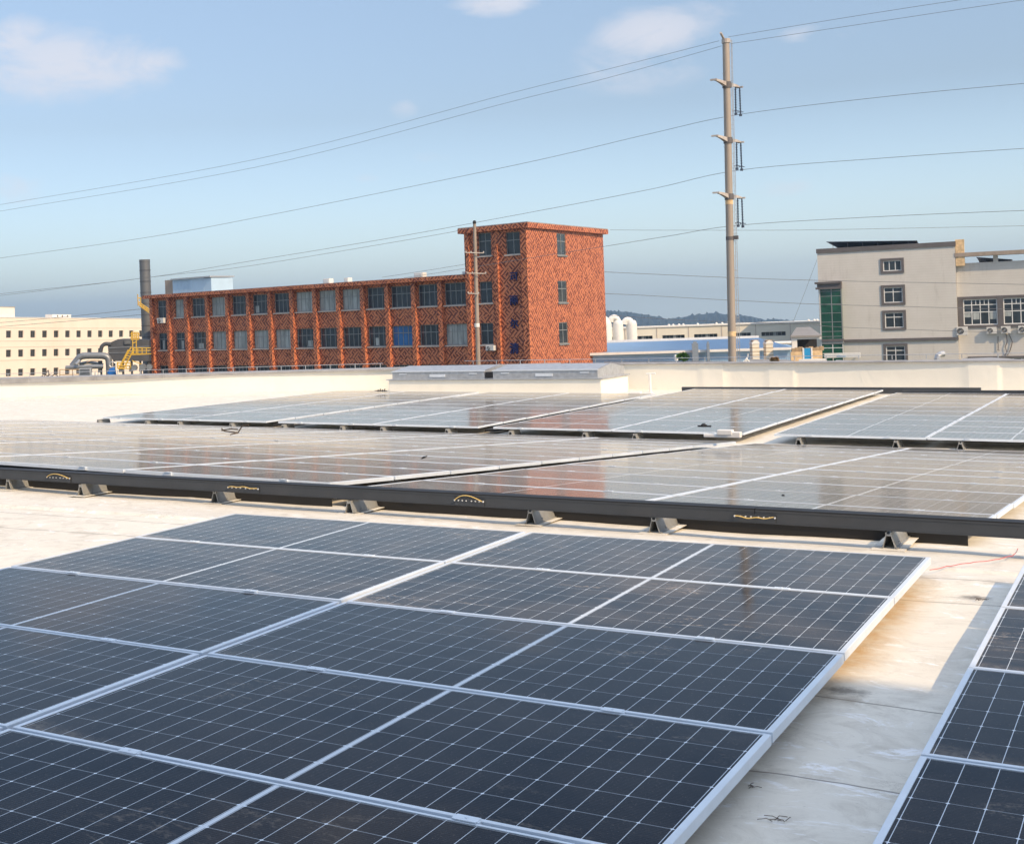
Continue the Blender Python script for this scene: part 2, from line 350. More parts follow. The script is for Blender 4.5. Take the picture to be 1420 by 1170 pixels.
# ------------------------------------------------------------------ mesh helpers
class MB:
    def __init__(s): s.v = []; s.f = []
    def add(s, vs, fs):
        o = len(s.v); s.v += [tuple(v) for v in vs]; s.f += [tuple(i + o for i in f) for f in fs]; return s
    def box(s, x0, x1, y0, y1, z0, z1):
        return s.add([(x0, y0, z0), (x1, y0, z0), (x1, y1, z0), (x0, y1, z0), (x0, y0, z1), (x1, y0, z1), (x1, y1, z1), (x0, y1, z1)],
                     [(0, 3, 2, 1), (4, 5, 6, 7), (0, 1, 5, 4), (1, 2, 6, 5), (2, 3, 7, 6), (3, 0, 4, 7)])
    def prism(s, prof, a, b, axis='y'):
        """closed profile (list of 2-D points, ccw seen from -axis) extruded from a to b"""
        n = len(prof)
        P = (lambda u, w, t: (u, t, w)) if axis == 'y' else ((lambda u, w, t: (t, u, w)) if axis == 'x' else (lambda u, w, t: (u, w, t)))
        vs = [P(u, w, a) for u, w in prof] + [P(u, w, b) for u, w in prof]
        fs = [tuple(range(n)), tuple(range(2 * n - 1, n - 1, -1))] + [(i, i + n, (i + 1) % n + n, (i + 1) % n) for i in range(n)]
        return s.add(vs, fs)
    def tube(s, pts, r, n=8, cap=True, r2=None):
        pts = [Vector(p) for p in pts]; o = len(s.v); k = len(pts); prev = None
        for i, p in enumerate(pts):
            t = (pts[min(i + 1, k - 1)] - pts[max(i - 1, 0)]).normalized()
            if prev is None:
                a = t.cross(Vector((0, 0, 1)));
                if a.length < .05: a = t.cross(Vector((1, 0, 0)))
                a.normalize()
            else:
                a = (prev - t * prev.dot(t)).normalized()
            prev = a; b = t.cross(a)
            rr = r if r2 is None else r + (r2 - r) * i / (k - 1)
            for j in range(n):
                th = 2 * math.pi * j / n; q = p + (a * math.cos(th) + b * math.sin(th)) * rr; s.v.append(tuple(q))
        for i in range(k - 1):
            for j in range(n):
                s.f.append((o + i * n + j, o + i * n + (j + 1) % n, o + (i + 1) * n + (j + 1) % n, o + (i + 1) * n + j))
        if cap:
            s.f.append(tuple(o + j for j in range(n - 1, -1, -1))); s.f.append(tuple(o + (k - 1) * n + j for j in range(n)))
        return s
    def lathe(s, prof, c=(0, 0, 0), n=16):
        o = len(s.v); k = len(prof)
        for r, z in prof:
            for j in range(n):
                th = 2 * math.pi * j / n; s.v.append((c[0] + r * math.cos(th), c[1] + r * math.sin(th), c[2] + z))
        for i in range(k - 1):
            for j in range(n): s.f.append((o + i * n + j, o + i * n + (j + 1) % n, o + (i + 1) * n + (j + 1) % n, o + (i + 1) * n + j))
        s.f.append(tuple(o + j for j in range(n - 1, -1, -1))); s.f.append(tuple(o + (k - 1) * n + j for j in range(n)))
        return s
    def mesh(s, name, mat, smooth=False, bevel=0):
        me = bpy.data.meshes.new(name); me.from_pydata(s.v, [], s.f); me.materials.append(MT[mat] if isinstance(mat, str) else mat)
        if smooth:
            me.polygons.foreach_set('use_smooth', [True] * len(me.polygons))
        me.update(); return me
    def build(s, name, mat, parent=None, smooth=False, bevel=0):
        o = bpy.data.objects.new(name, s.mesh(name, mat, smooth)); COL.objects.link(o)
        if parent: o.parent = parent
        if smooth:
            try: md = o.modifiers.new('edges', 'EDGE_SPLIT'); md.split_angle = math.radians(40)
            except Exception: pass
        if bevel:
            md = o.modifiers.new('bevel', 'BEVEL'); md.width = bevel; md.segments = 2; md.limit_method = 'ANGLE'
        return o
def tag(o, label, cat, group=None):
    o['label'] = label; o['category'] = cat
    if group: o['group'] = group
    return o
def empty(name, label, cat, group=None, loc=(0, 0, 0), mat=None):
    o = bpy.data.objects.new(name, None); COL.objects.link(o); o.empty_display_size = .2
    if mat is not None: o.matrix_world = mat
    else: o.location = loc
    return tag(o, label, cat, group)
def struct(o, kind='structure'): o['kind'] = kind; return o
def basis(X, Y, Z, P): return Matrix(((X[0], Y[0], Z[0], P[0]), (X[1], Y[1], Z[1], P[1]), (X[2], Y[2], Z[2], P[2]), (0, 0, 0, 1)))
ORD = ['zeroth', 'first', 'second', 'third', 'fourth', 'fifth', 'sixth', 'seventh', 'eighth', 'ninth', 'tenth', 'eleventh', 'twelfth', 'thirteenth', 'fourteenth', 'fifteenth', 'sixteenth', 'seventeenth', 'eighteenth', 'nineteenth', 'twentieth']

# ------------------------------------------------------------------ the roof
def sstep(a, b, x):
    t = max(0, min(1, (x - a) / (b - a))); return t * t * (3 - 2 * t)
def roof_z(x, y):
    z = -.12
    if y > .05: z -= .0632 * (min(y, 13.9) - .05)
    s = -.0171 * sstep(.6, 4, y) + .0082 * sstep(11, 15, y)
    return z + s * max(-24, min(2, x))
WALLL, WALLC, WALLR = (-60.0, 14.40), (-13.9, 29.6), (16.0, 28.5)
def wall_y(x):
    if x < WALLC[0]: return WALLC[1] + (WALLL[1] - WALLC[1]) * (x - WALLC[0]) / (WALLL[0] - WALLC[0])
    return WALLC[1] + (WALLR[1] - WALLC[1]) * (x - WALLC[0]) / (WALLR[0] - WALLC[0])
b = MB()
xs = [-60 + i * 1.5 for i in range(27)] + [-20 + i * .4 for i in range(41)] + [-3.8 + i * .2 for i in range(38)] + [4.2 + i for i in range(11)]
xs = sorted(set(round(v, 3) for v in xs)); NJ = 110
for i, x in enumerate(xs):
    yt = wall_y(x)
    for j in range(NJ + 1):
        t = j / NJ; y = -14 + (yt + 14) * (t ** 1.25)
        wv = .006 * math.sin(x * 3.1 + y * 1.7) + .005 * math.sin(y * 4.3 - x * 2.2) + .004 * math.sin(7 * x + 1.3 * y)
        b.v.append((x, y, roof_z(x, y) + wv * .6))
for i in range(len(xs) - 1):
    for j in range(NJ):
        a = i * (NJ + 1) + j; b.f.append((a, a + NJ + 1, a + NJ + 2, a + 1))
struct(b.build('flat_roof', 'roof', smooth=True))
# raised welded lap across the aisle
b = MB()
for k in range(40):
    x0, x1 = -20 + k * .52, -20 + (k + 1) * .52
    z0, z1 = roof_z(x0, .4), roof_z(x1, .4)
    b.add([(x0, .33, z0 + .002), (x0, .37, z0 + .022), (x0, .43, z0 + .022), (x0, .47, z0 + .002), (x1, .33, z1 + .002), (x1, .37, z1 + .022), (x1, .43, z1 + .022), (x1, .47, z1 + .002)],
          [(0, 4, 5, 1), (1, 5, 6, 2), (2, 6, 7, 3)])
struct(b.build('roof_lap', 'roof', smooth=True))
# walls of our own building down to the yard
GZ = -10.0
b = MB().box(-60, 16, -14.3, -14, GZ, -.125)
tag(b.build('outer_wall', 'render'), 'plain grey outer wall of the flat-roofed building below the camera side', 'wall')

# parapet: membrane covered upstand with a flashing on top, pleats where sheets overlap
ZT = -.17
def wall_run(name, A, B, ztop_a, ztop_b, label, pleats, cap_w, lo=-1.6, lip=None):
    A = Vector((*A, 0)); B = Vector((*B, 0)); L = (B - A).length; X = (B - A).normalized(); Y = Vector((-X.y, X.x, 0))
    root = empty(name, label, 'wall', mat=basis(X, Y, Vector((0, 0, 1)), A))
    b = MB(); us = []
    n = int(L / .25)
    us = sorted(set([round(i * L / n, 3) for i in range(n + 1)] + [round(p + d, 3) for p in pleats for d in (-.42, -.34, -.26, -.1, .1, .26, .32, .36) if 0 < p + d < L]))
    zs = [0, .25, .5, .75, 1.]
    for u in us:
        zt = ztop_a + (ztop_b - ztop_a) * u / L
        for t in zs:
            d = .018 * math.sin(u * 2.3 + t * 2) * t * (1 - t) * 2 + .02 * math.sin(u * .7)
            for p in pleats:
                if -.34 <= u - p <= .33: d += .022
                if .33 < u - p < 1.7: d += .022 * math.sin((u - p - t * .9) * 7) * math.exp(-(u - p)) * t * (1.2 - t)
                if -1.6 < u - p < -.34: d += .018 * math.sin((u - p + t * .8) * 7) * math.exp((u - p)) * t * (1.2 - t)
            b.v.append((u, -d, lo + (zt - lo) * t))
    m_ = len(zs)
    for i in range(len(us) - 1):
        for j in range(m_ - 1):
            a = i * m_ + j; b.f.append((a, a + m_, a + m_ + 1, a + 1))
    b.build('membrane_face', 'parapet', root, smooth=True)
    b = MB().add([(0, .1, GZ), (L, .1, GZ), (L, .34, GZ), (0, .34, GZ), (0, .1, ztop_a - .005), (L, .1, ztop_b - .005), (L, .34, ztop_b - .005), (0, .34, ztop_a - .005)],
                 [(0, 3, 2, 1), (4, 5, 6, 7), (0, 1, 5, 4), (1, 2, 6, 5), (2, 3, 7, 6), (3, 0, 4, 7)])
    b.build('wall_core', 'render', root)
    b = MB()
    for k in range(int(L / 2.4) + 1):
        u0, u1 = k * 2.4, min(L, k * 2.4 + 2.392)
        if u1 <= u0: continue
        za = ztop_a + (ztop_b - ztop_a) * u0 / L; zb = ztop_a + (ztop_b - ztop_a) * u1 / L
        if lip:
            f0, f1 = [lip[3] + (lip[2] - lip[3]) * max(0, min(1, (40 - q) / 14)) for q in (u0, u1)]
            b.add([(u0, -.08, za - f0), (u1, -.08, zb - f1), (u1, -.08, zb - .002), (u0, -.08, za - .002), (u0, -.04, za - f0), (u1, -.04, zb - f1)], [(0, 1, 2, 3), (4, 5, 1, 0)])
        b.add([(u0, -.075, za), (u1, -.075, zb), (u1, cap_w, zb), (u0, cap_w, za), (u0, -.075, za + .03), (u1, -.075, zb + .03), (u1, cap_w, zb + .045), (u0, cap_w, za + .045)],
              [(0, 3, 2, 1), (4, 5, 6, 7), (0, 1, 5, 4), (1, 2, 6, 5), (2, 3, 7, 6), (3, 0, 4, 7)])
    b.build('flashing', 'cap', root)
    return root, X, Y, L
def u_of(A, B, px, py):
    """distance along the wall at which the sight line of a pixel meets it"""
    A2 = Vector((*A, 0)); X = (Vector((*B, 0)) - A2).normalized(); Y = Vector((-X.y, X.x, 0)); d = ray(px, py)
    t = (A2 - CAM).dot(Y) / d.dot(Y); return (CAM + d * t - A2).dot(X)
rA, rB = WALLC, WALLR; lA, lB = WALLL, WALLC
wall_run('parapet_wall', lA, lB, ZT, ZT, 'bright cream parapet wall left of the roof vent, turned to the sun', [], .75, lip=(.0, 42., .20, .03))
wall_run('parapet_wall', rA, rB, ZT, ZT - .10, 'pale pinkish parapet wall with folded pleats right of the roof vent', [u_of(rA, rB, q, 520) for q in (986, 1084, 1365)], .32)
# lightning strip on short supports along both parapets
def strip_on(A, B, pxs, label, u0, u1, zt, y=.2, h=.17):
    A2 = Vector((*A, 0)); X = (Vector((*B, 0)) - A2).normalized(); Y = Vector((-X.y, X.x, 0))
    root = empty('lightning_strip', label, 'rail', mat=basis(X, Y, Vector((0, 0, 1)), A2))
    MB().tube([(u0, y, zt + h), ((u0 + u1) / 2, y, zt + h - .005), (u1, y, zt + h)], .009, 6).build('rod', 'galv', root)
    u = u0 + .3
    while u < u1:
        MB().tube([(u, y, zt + .02), (u, y, zt + h)], .012, 5).build('support', 'galv', root); u += .8
    return root
uL0, uL1 = u_of(lA, lB, -120, 520), u_of(lA, lB, 530, 512)
strip_on(lA, lB, None, 'thin grey rod on short supports along the cream left parapet', uL0, uL1, ZT + .02)
uR0, uR1 = u_of(rA, rB, 640, 505), u_of(rA, rB, 1440, 503)
strip_on(rA, rB, None, 'thin grey rod on short supports along the pleated right parapet', uR0, uR1, ZT + .02, h=.14)

# ------------------------------------------------------------------ solar panels
PL, PD, TH = 2.298, 1.134, .035
def panel_meshes():
    hx, hy = PL / 2, PD / 2; lx, ly = .021, .0125
    b = MB()
    o = [(-hx, -hy), (hx, -hy), (hx, hy), (-hx, hy)]; i = [(-hx + lx, -hy + ly), (hx - lx, -hy + ly), (hx - lx, hy - ly), (-hx + lx, hy - ly)]
    e = .0022; ob = [(x - math.copysign(e, x), y - math.copysign(e, y)) for x, y in o]
    vs = [(x, y, 0) for x, y in ob] + [(x, y, 0) for x, y in i] + [(x, y, -e) for x, y in o] + [(x, y, -TH) for x, y in o] + [(x, y, -.006) for x, y in i]
    fs = []
    for k in range(4):
        j = (k + 1) % 4
        fs += [(k, j, 4 + j, 4 + k), (8 + k, 8 + j, j, k), (12 + k, 12 + j, 8 + j, 8 + k), (4 + k, 4 + j, 16 + j, 16 + k)]
    b.add(vs, fs)
    # bottom return flange
    w = .028
    i2 = [(-hx + w, -hy + w), (hx - w, -hy + w), (hx - w, hy - w), (-hx + w, hy - w)]
    o_ = len(b.v); b.v += [(x, y, -TH) for x, y in o] + [(x, y, -TH) for x, y in i2]
    for k in range(4):
        j = (k + 1) % 4; b.f.append((o_ + j, o_ + k, o_ + 4 + k, o_ + 4 + j))
    fr = b.mesh('frame', 'alu')
    gl = MB().add([(-hx + lx, -hy + ly, -.0025), (hx - lx, -hy + ly, -.0025), (hx - lx, hy - ly, -.0025), (-hx + lx, hy - ly, -.0025)], [(0, 1, 2, 3)]).mesh('cell_glass', 'cells')
    bs = MB().add([(-hx + lx, -hy + ly, -.008), (hx - lx, -hy + ly, -.008), (hx - lx, hy - ly, -.008), (-hx + lx, hy - ly, -.008)], [(3, 2, 1, 0)]).mesh('backsheet', 'backsheet')
    c = MB()                                                     # mid clamp, bridges the gap between two rows
    c.box(-.036, .036, -.019, .019, .0005, .0035); c.box(-.042, .042, -.008, .008, -.03, .0005); c.lathe([(.006, .0035), (.006, .007), (.003, .0075)], n=6)
    cl = c.mesh('clamp', 'alu')
    return fr, gl, bs, cl
FR, GL, BS, CL = panel_meshes()
def make_panel(mat, label, group, clamps=((-.62, 1), (.66, 1)), edge=None):
    root = empty('solar_panel', label, 'solar panel', group, mat=mat)
    for nme, me in (('frame', FR), ('cell_glass', GL), ('backsheet', BS)):
        o = bpy.data.objects.new(nme, me); COL.objects.link(o); o.parent = root
    for cx, s in clamps:
        o = bpy.data.objects.new('clamp', CL); COL.objects.link(o); o.parent = root; o.location = (cx, -PD / 2 - .010, 0)
    return root
PXP, PYP = 2.318, 1.154
def array(x0s, y0, rows, zf, sx, sy, skew, where, group, rowsfrom='front', colsfrom='left', tw=0., cmax=None):
    """x0s: left edge of each column; y0: front edge"""
    n = len(x0s)
    for c, x0 in enumerate(x0s):
        for r in range(rows if isinstance(rows, int) else rows[c]):
            xc = x0 + PL / 2; yc = y0 + PYP * r + PD / 2
            P = Vector((xc + skew * yc, yc, 0)); P.z = zf + sx * P.x + sy * yc + tw * P.x * (yc - 3) / 11
            X = Vector((1, 0, sx + tw * (yc - 3) / 11)).normalized(); Yv = Vector((skew, 1, sy + tw * P.x / 11)).normalized(); Zv = X.cross(Yv).normalized(); Yv = Zv.cross(X)
            tz = random.uniform(-.0012, .0012)
            Zr = (Zv + X * random.uniform(-.0009, .0009) + Yv * random.uniform(-.0025, .0025)).normalized()
            Xr = (X - Zr * X.dot(Zr)).normalized(); Yr = Zr.cross(Xr)
            P.z += tz
            nr = rows if isinstance(rows, int) else rows[c]
            ro = ORD[r + 1] if rowsfrom == 'front' else ORD[nr - r]; co = ORD[c + 1] if colsfrom == 'left' else ORD[n - c]
            lab = f'panel in {ro} row from {rowsfrom}' + ('' if n == 1 else f', {co} column from {colsfrom}') + f', {where}'
            make_panel(basis(Xr, Yr, Zr, P), lab, group, clamps=((-.62 + random.uniform(-.05, .05), 1), (.64 + random.uniform(-.05, .05), 1)))
# near array: columns 0..1, far edge at y = 0
array([-4.636, -2.308], -6 * PYP + .02, 6, 0, 0, 0, 0, 'near dark array', 'panels of the near dark array', 'back')
array([.425], -6 * PYP + .02, 6, 0, 0, 0, 0, 'array at the right picture edge', 'panels of the array at the right edge', 'back')
Z1, SX1, SY1, SK1 = .0268, -.0171, -.0632, .0028
array([.011 - PL * 2 - .02, .011 - PL], 2.9188 - PYP, 11, Z1 - .018, SX1, SY1, SK1, 'middle array right of gap', 'panels of the right middle array', tw=.006)
xl = .011 - 4.60 - .30
array([xl - PL - k * 2.33 for k in range(7)][::-1], 2.9188 - PYP, 11, Z1, SX1, SY1, SK1, 'middle array left of gap', 'panels of the left middle array', colsfrom='right', tw=.006)
Z2, SX2, SY2, SK2 = -.8193, -.0089, -.0033, .0085
def z2(yoff): return Z2
def arr2(xs, rows, where, group):
    array([x - SK2 * 15 for x in xs], 15.349, rows, Z2 - SY2 * 15, SX2, SY2, SK2, where, group)
arr2([-4.472, -4.472 + 2.318, -4.472 + 4.636], 10, 'rear array farthest right', 'panels of the rear right array')
arr2([-4.968 - 4.616, -4.968 - 2.298], 11, 'rear array behind aisle junction box', 'panels of the rear array beside the vent')
arr2([-9.896 - 4.616, -9.896 - 2.298], 9, 'rear array before vent box', 'panels of the rear array before the vent')
arr2([-14.819 - 4.616, -14.819 - 2.298], 9, 'rear array farthest left', 'panels of the rear left array')

# rail feet: short hollow A-shaped extrusions
def foot_mesh(L, sc=1.0):
    t = .004; b = MB()
    H = .100 * sc; wb, wt = .041 * sc, .018 * sc
    out_ = [(-wb, 0), (-wt, H * .80), (-wt, H), (-wt + .008, H), (-wt + .008, H * .88), (wt - .008, H * .88), (wt - .008, H), (wt, H), (wt, H * .80), (wb, 0)]
    inn = [(-wb + t * 1.6, 0), (-wt + t, H * .76), (wt - t, H * .76), (wb - t * 1.6, 0)]
    # skin: walk the outer line and the inner line as quads, for the cut faces and both surfaces
    prof = out_ + inn[::-1]
    n = len(prof)
    vs = [(x, 0, z) for x, z in prof] + [(x, L, z) for x, z in prof]
    fs = [(i, (i + 1) % n, (i + 1) % n + n, i + n) for i in range(n)]
    for o_ in (0, n):
        tri = [(0, 1, 12, 13), (1, 2, 3, 4), (1, 4, 5, 8), (1, 8, 11, 12), (5, 6, 7, 8), (8, 9, 10, 11)]
        fs += [tuple(o_ + q for q in (f if o_ else f[::-1])) for f in tri]
    b.add(vs, fs)
    b.box(-wb - .012, -wb + .01, 0, L, 0, .004); b.box(wb - .01, wb + .012, 0, L, 0, .004)
    b.lathe([(.008, 0), (.008, .006), (.003, .008)], (.036 * sc, L * .35, .022 * sc), 6)
    return b.mesh('rail', 'alu_dark')
FOOT = foot_mesh(.40); FOOT2 = foot_mesh(.30, .92)
PAD = MB().box(-.10, .10, -.04, .74, .0, .003).mesh('membrane_pad', 'roof')
near_feet = [(5, 680), (105, 688), (290, 697), (475, 712), (725, 726), (895, 738), (1218, 760)]
places = ['at the left edge of the picture', 'second from the left, near a tray joint', 'third from the left, below a tray joint', 'fourth from the left, under the dark tray', 'fifth from left, above the near array column gap',
          'sixth from the left, right of the middle of the tray', 'farthest right, above the corner of the near array']
for (px, py), pl in zip(near_feet, places):
    P = at_z(px, py, -.19); z = roof_z(P.x + .07, P.y)
    root = empty('rail_foot', 'grey hollow metal rail foot ' + pl, 'bracket', 'rail feet under the dark tray', loc=(P.x + .062, P.y, z + .009))
    for me, yo in ((PAD, -.02), (FOOT, 0), (FOOT2, .41)):
        o = bpy.data.objects.new(me.name.split('.')[0], me); COL.objects.link(o); o.parent = root; o.location = (0, yo, -.003 if me is PAD else .004)
far_feet = [(138, 586.5), (204.7, 588), (249.6, 589), (322, 591), (394, 593), (475, 594), (531, 595), (621, 596.5), (709, 597), (811.5, 599), (881, 601.5), (1108, 609), (1242.5, 611), (1332, 614)]
names2 = ['farthest left', 'second from the left', 'third from the left', 'fourth from the left', 'fifth from the left', 'sixth from the left', 'seventh from the left', 'seventh from the right', 'sixth from the right',
          'fifth from the right', 'fourth from the right', 'third from the right', 'second from the right', 'farthest right']
for (px, py), pl in zip(far_feet, names2):
    d = ray(px, py); t = (15.31 - CAM.y) / d.y; P = CAM + d * t; z = roof_z(P.x, 15.3) - .005
    root = empty('rail_foot', f'small pale rail foot under the rear arrays, {pl} in the line', 'bracket', 'rail feet under the rear arrays', loc=(P.x, 15.25, z))
    o = bpy.data.objects.new('rail', FOOT); COL.objects.link(o); o.parent = root; o.scale = (1.35, 1, 1.28)

# dark cable tray in front of the middle array, bolted joints with yellow bonding wires
A, B = at_z(0, 651, .018), at_z(1420, 726, .018)
A = Vector((A.x, A.y, 0)); B = Vector((B.x, B.y, 0)); X = (B - A).normalized(); Y = Vector((-X.y, X.x, 0))
A = A - X * 9
tray = empty('cable_tray', 'long dark grey covered cable tray across the roof in front of the middle array', 'cable tray', mat=basis(X, Y, Vector((0, 0, 1)), A))
LT = 9 + (B - Vector((A.x, A.y, 0)) - X * 9).dot(X) + 2.4 + 0
TB, TT = -.074, .014
def tu(px, py, z=0.0):
    d = ray(px, py); t = (A - CAM).dot(Y) / d.dot(Y); return (CAM + d * t - A).dot(X)
joints = [tu(82, 662), tu(338, 678), tu(651, 692), tu(1047, 718)]
cuts = [0, joints[0] - 2.15 * 2 - .3, joints[0] - 2.2] + joints + [joints[3] + 2.15, LT + 1.2]
for a0, a1 in zip(cuts[:-1], cuts[1:]):
    b = MB(); a0 += .002; a1 -= .002
    b.box(a0, a1, 0, .12, TB, TT - .002); b.box(a0, a1, -.004, .0, TT - .010, TT + .001); b.box(a0, a1, -.004, .0, TB, TB + .007)
    sec_ = b.build('tray_section', 'tray', tray, bevel=.0012); MB().box(a0, a1, .0, .124, TT - .001, TT + .010).build('lid', 'black', sec_)  # black strip on top draws the shaded gap behind the tray
for k, u in enumerate(joints):
    px = (82, 338, 651, 1047)[k]; w = (.16, .17, .125, .135)[k]
    sp = MB().box(u - w, u + w, -.0095, -.0055, -.068, -.014).build('splice_plate', 'tray', tray)
    n = 8
    for i in range(n):
        uu = u - w * .93 + 2 * w * .93 * i / (n - 1) + (.008 if i > 3 else -.004)
        MB().tube([(uu, -.0095, -.030), (uu, -.018, -.030)], .0068 if i in (0, n - 1) else .0055, 6).build('bolt', 'bolt', sp)
    hgt = (.036, .010, .040, -.008)[k]; pts = []
    for i in range(17):
        t = i / 16; skew = math.sin(math.pi * t ** .8)
        pts.append((u - w * .93 + 2 * w * .93 * t, -.021 - .004 * skew, -.028 + hgt * skew + (.004 * math.sin(t * 14) if k in (1, 3) else 0)))
    MB().tube(pts, .0035, 6).build('bonding_wire', 'gold', tray)
# black strips added for the dark shade under the middle array's front edge
for xa_, xb_, lb_ in ((-21.2, xl, 'black strip for the shade under the front edge of the middle array, left of gap'), (.011 - 4.6, -.04, 'black strip for the shade under the front edge of the middle array, right of gap')):
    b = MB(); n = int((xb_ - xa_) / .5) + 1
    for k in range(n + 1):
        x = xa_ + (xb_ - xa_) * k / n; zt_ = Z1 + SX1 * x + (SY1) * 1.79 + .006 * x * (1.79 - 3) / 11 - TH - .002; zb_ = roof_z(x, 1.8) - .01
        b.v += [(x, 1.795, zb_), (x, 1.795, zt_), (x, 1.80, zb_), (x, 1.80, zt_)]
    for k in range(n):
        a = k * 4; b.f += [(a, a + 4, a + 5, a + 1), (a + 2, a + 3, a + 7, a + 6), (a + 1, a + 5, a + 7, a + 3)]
    tag(b.build('edge_shade_strip', 'black'), lb_, 'plate')
# black strips added in the narrow gaps between arrays to draw their shade
def gap_shade(xa_, xb_, ya_, yb_, drop, plane, lb_):
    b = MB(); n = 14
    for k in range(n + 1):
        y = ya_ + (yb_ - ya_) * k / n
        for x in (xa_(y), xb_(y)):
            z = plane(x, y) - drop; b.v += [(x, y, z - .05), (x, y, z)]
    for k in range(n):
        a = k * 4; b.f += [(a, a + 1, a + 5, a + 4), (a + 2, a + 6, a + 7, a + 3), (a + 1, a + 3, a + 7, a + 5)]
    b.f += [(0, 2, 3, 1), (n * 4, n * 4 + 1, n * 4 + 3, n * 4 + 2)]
    r = empty('gap_shade_strip', lb_, 'cable cover'); b.build('cover', 'black', r)
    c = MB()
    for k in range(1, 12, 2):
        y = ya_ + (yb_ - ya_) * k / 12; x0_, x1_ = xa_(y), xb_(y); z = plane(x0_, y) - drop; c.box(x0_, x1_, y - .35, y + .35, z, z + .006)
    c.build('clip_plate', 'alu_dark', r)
p1 = lambda x, y: Z1 + SX1 * x + SY1 * y + .006 * x * (y - 3) / 11
gap_shade(lambda y: xl + SK1 * y + .012, lambda y: .011 - 4.616 + SK1 * y - .012, 1.85, 14.3, .095, p1, 'black strip for the shade in the long gap that divides the middle array')
p2_ = lambda x, y: Z2 + SX2 * x + SY2 * (y - 15)
for xr_, xl_, yb_, lb_ in ((-9.584, -9.896, 25.6, 'black strip for the shade in the gap left of the rear array beside the vent'), (-14.512, -14.819, 25.6, 'black strip for the shade in the gap between the two rear arrays farthest left')):
    gap_shade(lambda y, q=xl_: q + SK2 * (y - 15) + .02, lambda y, q=xr_: q + SK2 * (y - 15) - .10, 15.6, yb_, .07, p2_, lb_)
# long dark bar behind the rear arrays
b = MB(); p0 = (-9.9, 28.75 - .05 - .4); p1 = (3.2, 27.2 - .2)
b.add([(p0[0], 28.22, -.93), (-2.75, 28.22, -.93), (-2.75, 28.34, -.93), (p0[0], 28.34, -.93), (p0[0], 28.22, -.75), (-2.75, 28.22, -.79), (-2.75, 28.34, -.79), (p0[0], 28.34, -.75)],
      [(0, 3, 2, 1), (4, 5, 6, 7), (0, 1, 5, 4), (1, 2, 6, 5), (2, 3, 7, 6), (3, 0, 4, 7)])
b.box(-4.3, 3.2, 27.06, 27.18, -.96, -.785)
tag(b.build('cable_tray', 'tray'), 'long black bar behind the rear arrays at the foot of the parapet', 'cable tray')

# ------------------------------------------------------------------ smoke vent box
vx0, vx1, vy0, vy1 = -18.05, -11.55, 26.6, 28.75
v = empty('roof_vent', 'long low vent box with pale curb and two grey metal lids on the roof', 'roof vent', loc=(vx0, vy0, -1.05))
LX, LY = vx1 - vx0, vy1 - vy0
ch = .62
MB().box(0, LX, 0, LY, 0, ch).build('curb', 'parapet', v, bevel=.02)
MB().box(-.05, LX + .05, -.05, LY + .05, ch, ch + .025).build('curb_flashing', 'galv', v)
for k, (a0, a1) in enumerate(((.12, LX * .475), (LX * .515, LX - .10))):
    lid = MB()
    z0 = ch + .025; prof = [(.03, z0), (LY - .03, z0), (LY - .03, z0 + .24), (LY / 2, z0 + .355), (.03, z0 + .24)]
    lid.prism([(p, q) for p, q in prof], a0, a1, axis='x')
    lo = lid.build('lid', 'galv', v)
    MB().box(a0 - .02, a1 + .02, .0, .03, z0 + .215, z0 + .245).build('drip_edge', 'alu', lo)
    for q in (.12, .5, .88):
        MB().box(a0 + (a1 - a0) * q - (.25 if q == .5 else .12), a0 + (a1 - a0) * q + (.25 if q == .5 else .12), .012, .028, z0 + (.06 if q == .5 else .14), z0 + (.14 if q == .5 else .17)).build('hinge', 'alu', lo)
    MB().add([(a1 + .004, .0, z0 + .24), (a1 + .03, .0, z0 + .24), (a1 + .03, LY / 2, z0 + .385), (a1 + .004, LY / 2, z0 + .385), (a1 + .004, LY, z0 + .24), (a1 + .03, LY, z0 + .24)],
             [(0, 1, 2, 3), (3, 2, 5, 4)]).build('gable_trim', 'cap', lo)
MB().box(LX * .475 + .03, LX * .515 - .03, .02, .14, ch + .05, ch + .22).build('actuator', 'black', v)

# small white vent pipe beside the box, and small things on the roof
P = at_dist(902, 546, 36.6)
b = MB().tube([(0, 0, 0), (0, 0, .50)], .035, 10); b.tube([(-.10, 0, .50), (.16, 0, .52)], .022, 8)
o = b.build('vent_pipe', 'white'); o.location = (P.x, P.y, roof_z(P.x, P.y)); tag(o, 'thin white upright pipe with a short crossbar between vent box and parapet', 'pipe')
for (px, py, w, lab) in ((881, 546, .32, 'small white block on the roof at the right corner of the vent box'), (899, 547, .22, 'small white block at the foot of the thin white pipe')):
    P = at_dist(px, py, 35.6); r = MB().box(-w / 2, w / 2, -.1, .1, 0, .16); r.box(-w / 2 - .02, w / 2 + .02, -.12, .12, .0, .04)
    o = r.build('roof_block', 'white', bevel=.01); o.location = (P.x, P.y, P.z - .1); tag(o, lab, 'block')
P = at_dist(524, 543, 37.5)
b = MB()
for k in range(4): b.tube([(k * .07, 0, 0), (k * .07 + .02, 0, .06 + .02 * (k % 2))], .016, 6)
b.tube([(-.1, 0, .03), (.3, 0, .02)], .012, 6)
o = b.build('cable_clip', 'black'); o.location = P; tag(o, 'small black cable clips against the cream wall left of the vent box', 'clip')
P = at_dist(1000, 601, 20.6)
b = MB(); b.box(-.26, .26, -.05, .05, .0, .05); b.box(-.05, .18, -.07, .07, .04, .12); b.box(.1, .3, -.06, .06, 0, .09)
o = b.build('junction_box', 'white', bevel=.01); o.location = P - Vector((0, 0, .06)); tag(o, 'dusty white junction box at the aisle corner between middle and rear arrays', 'junction box')
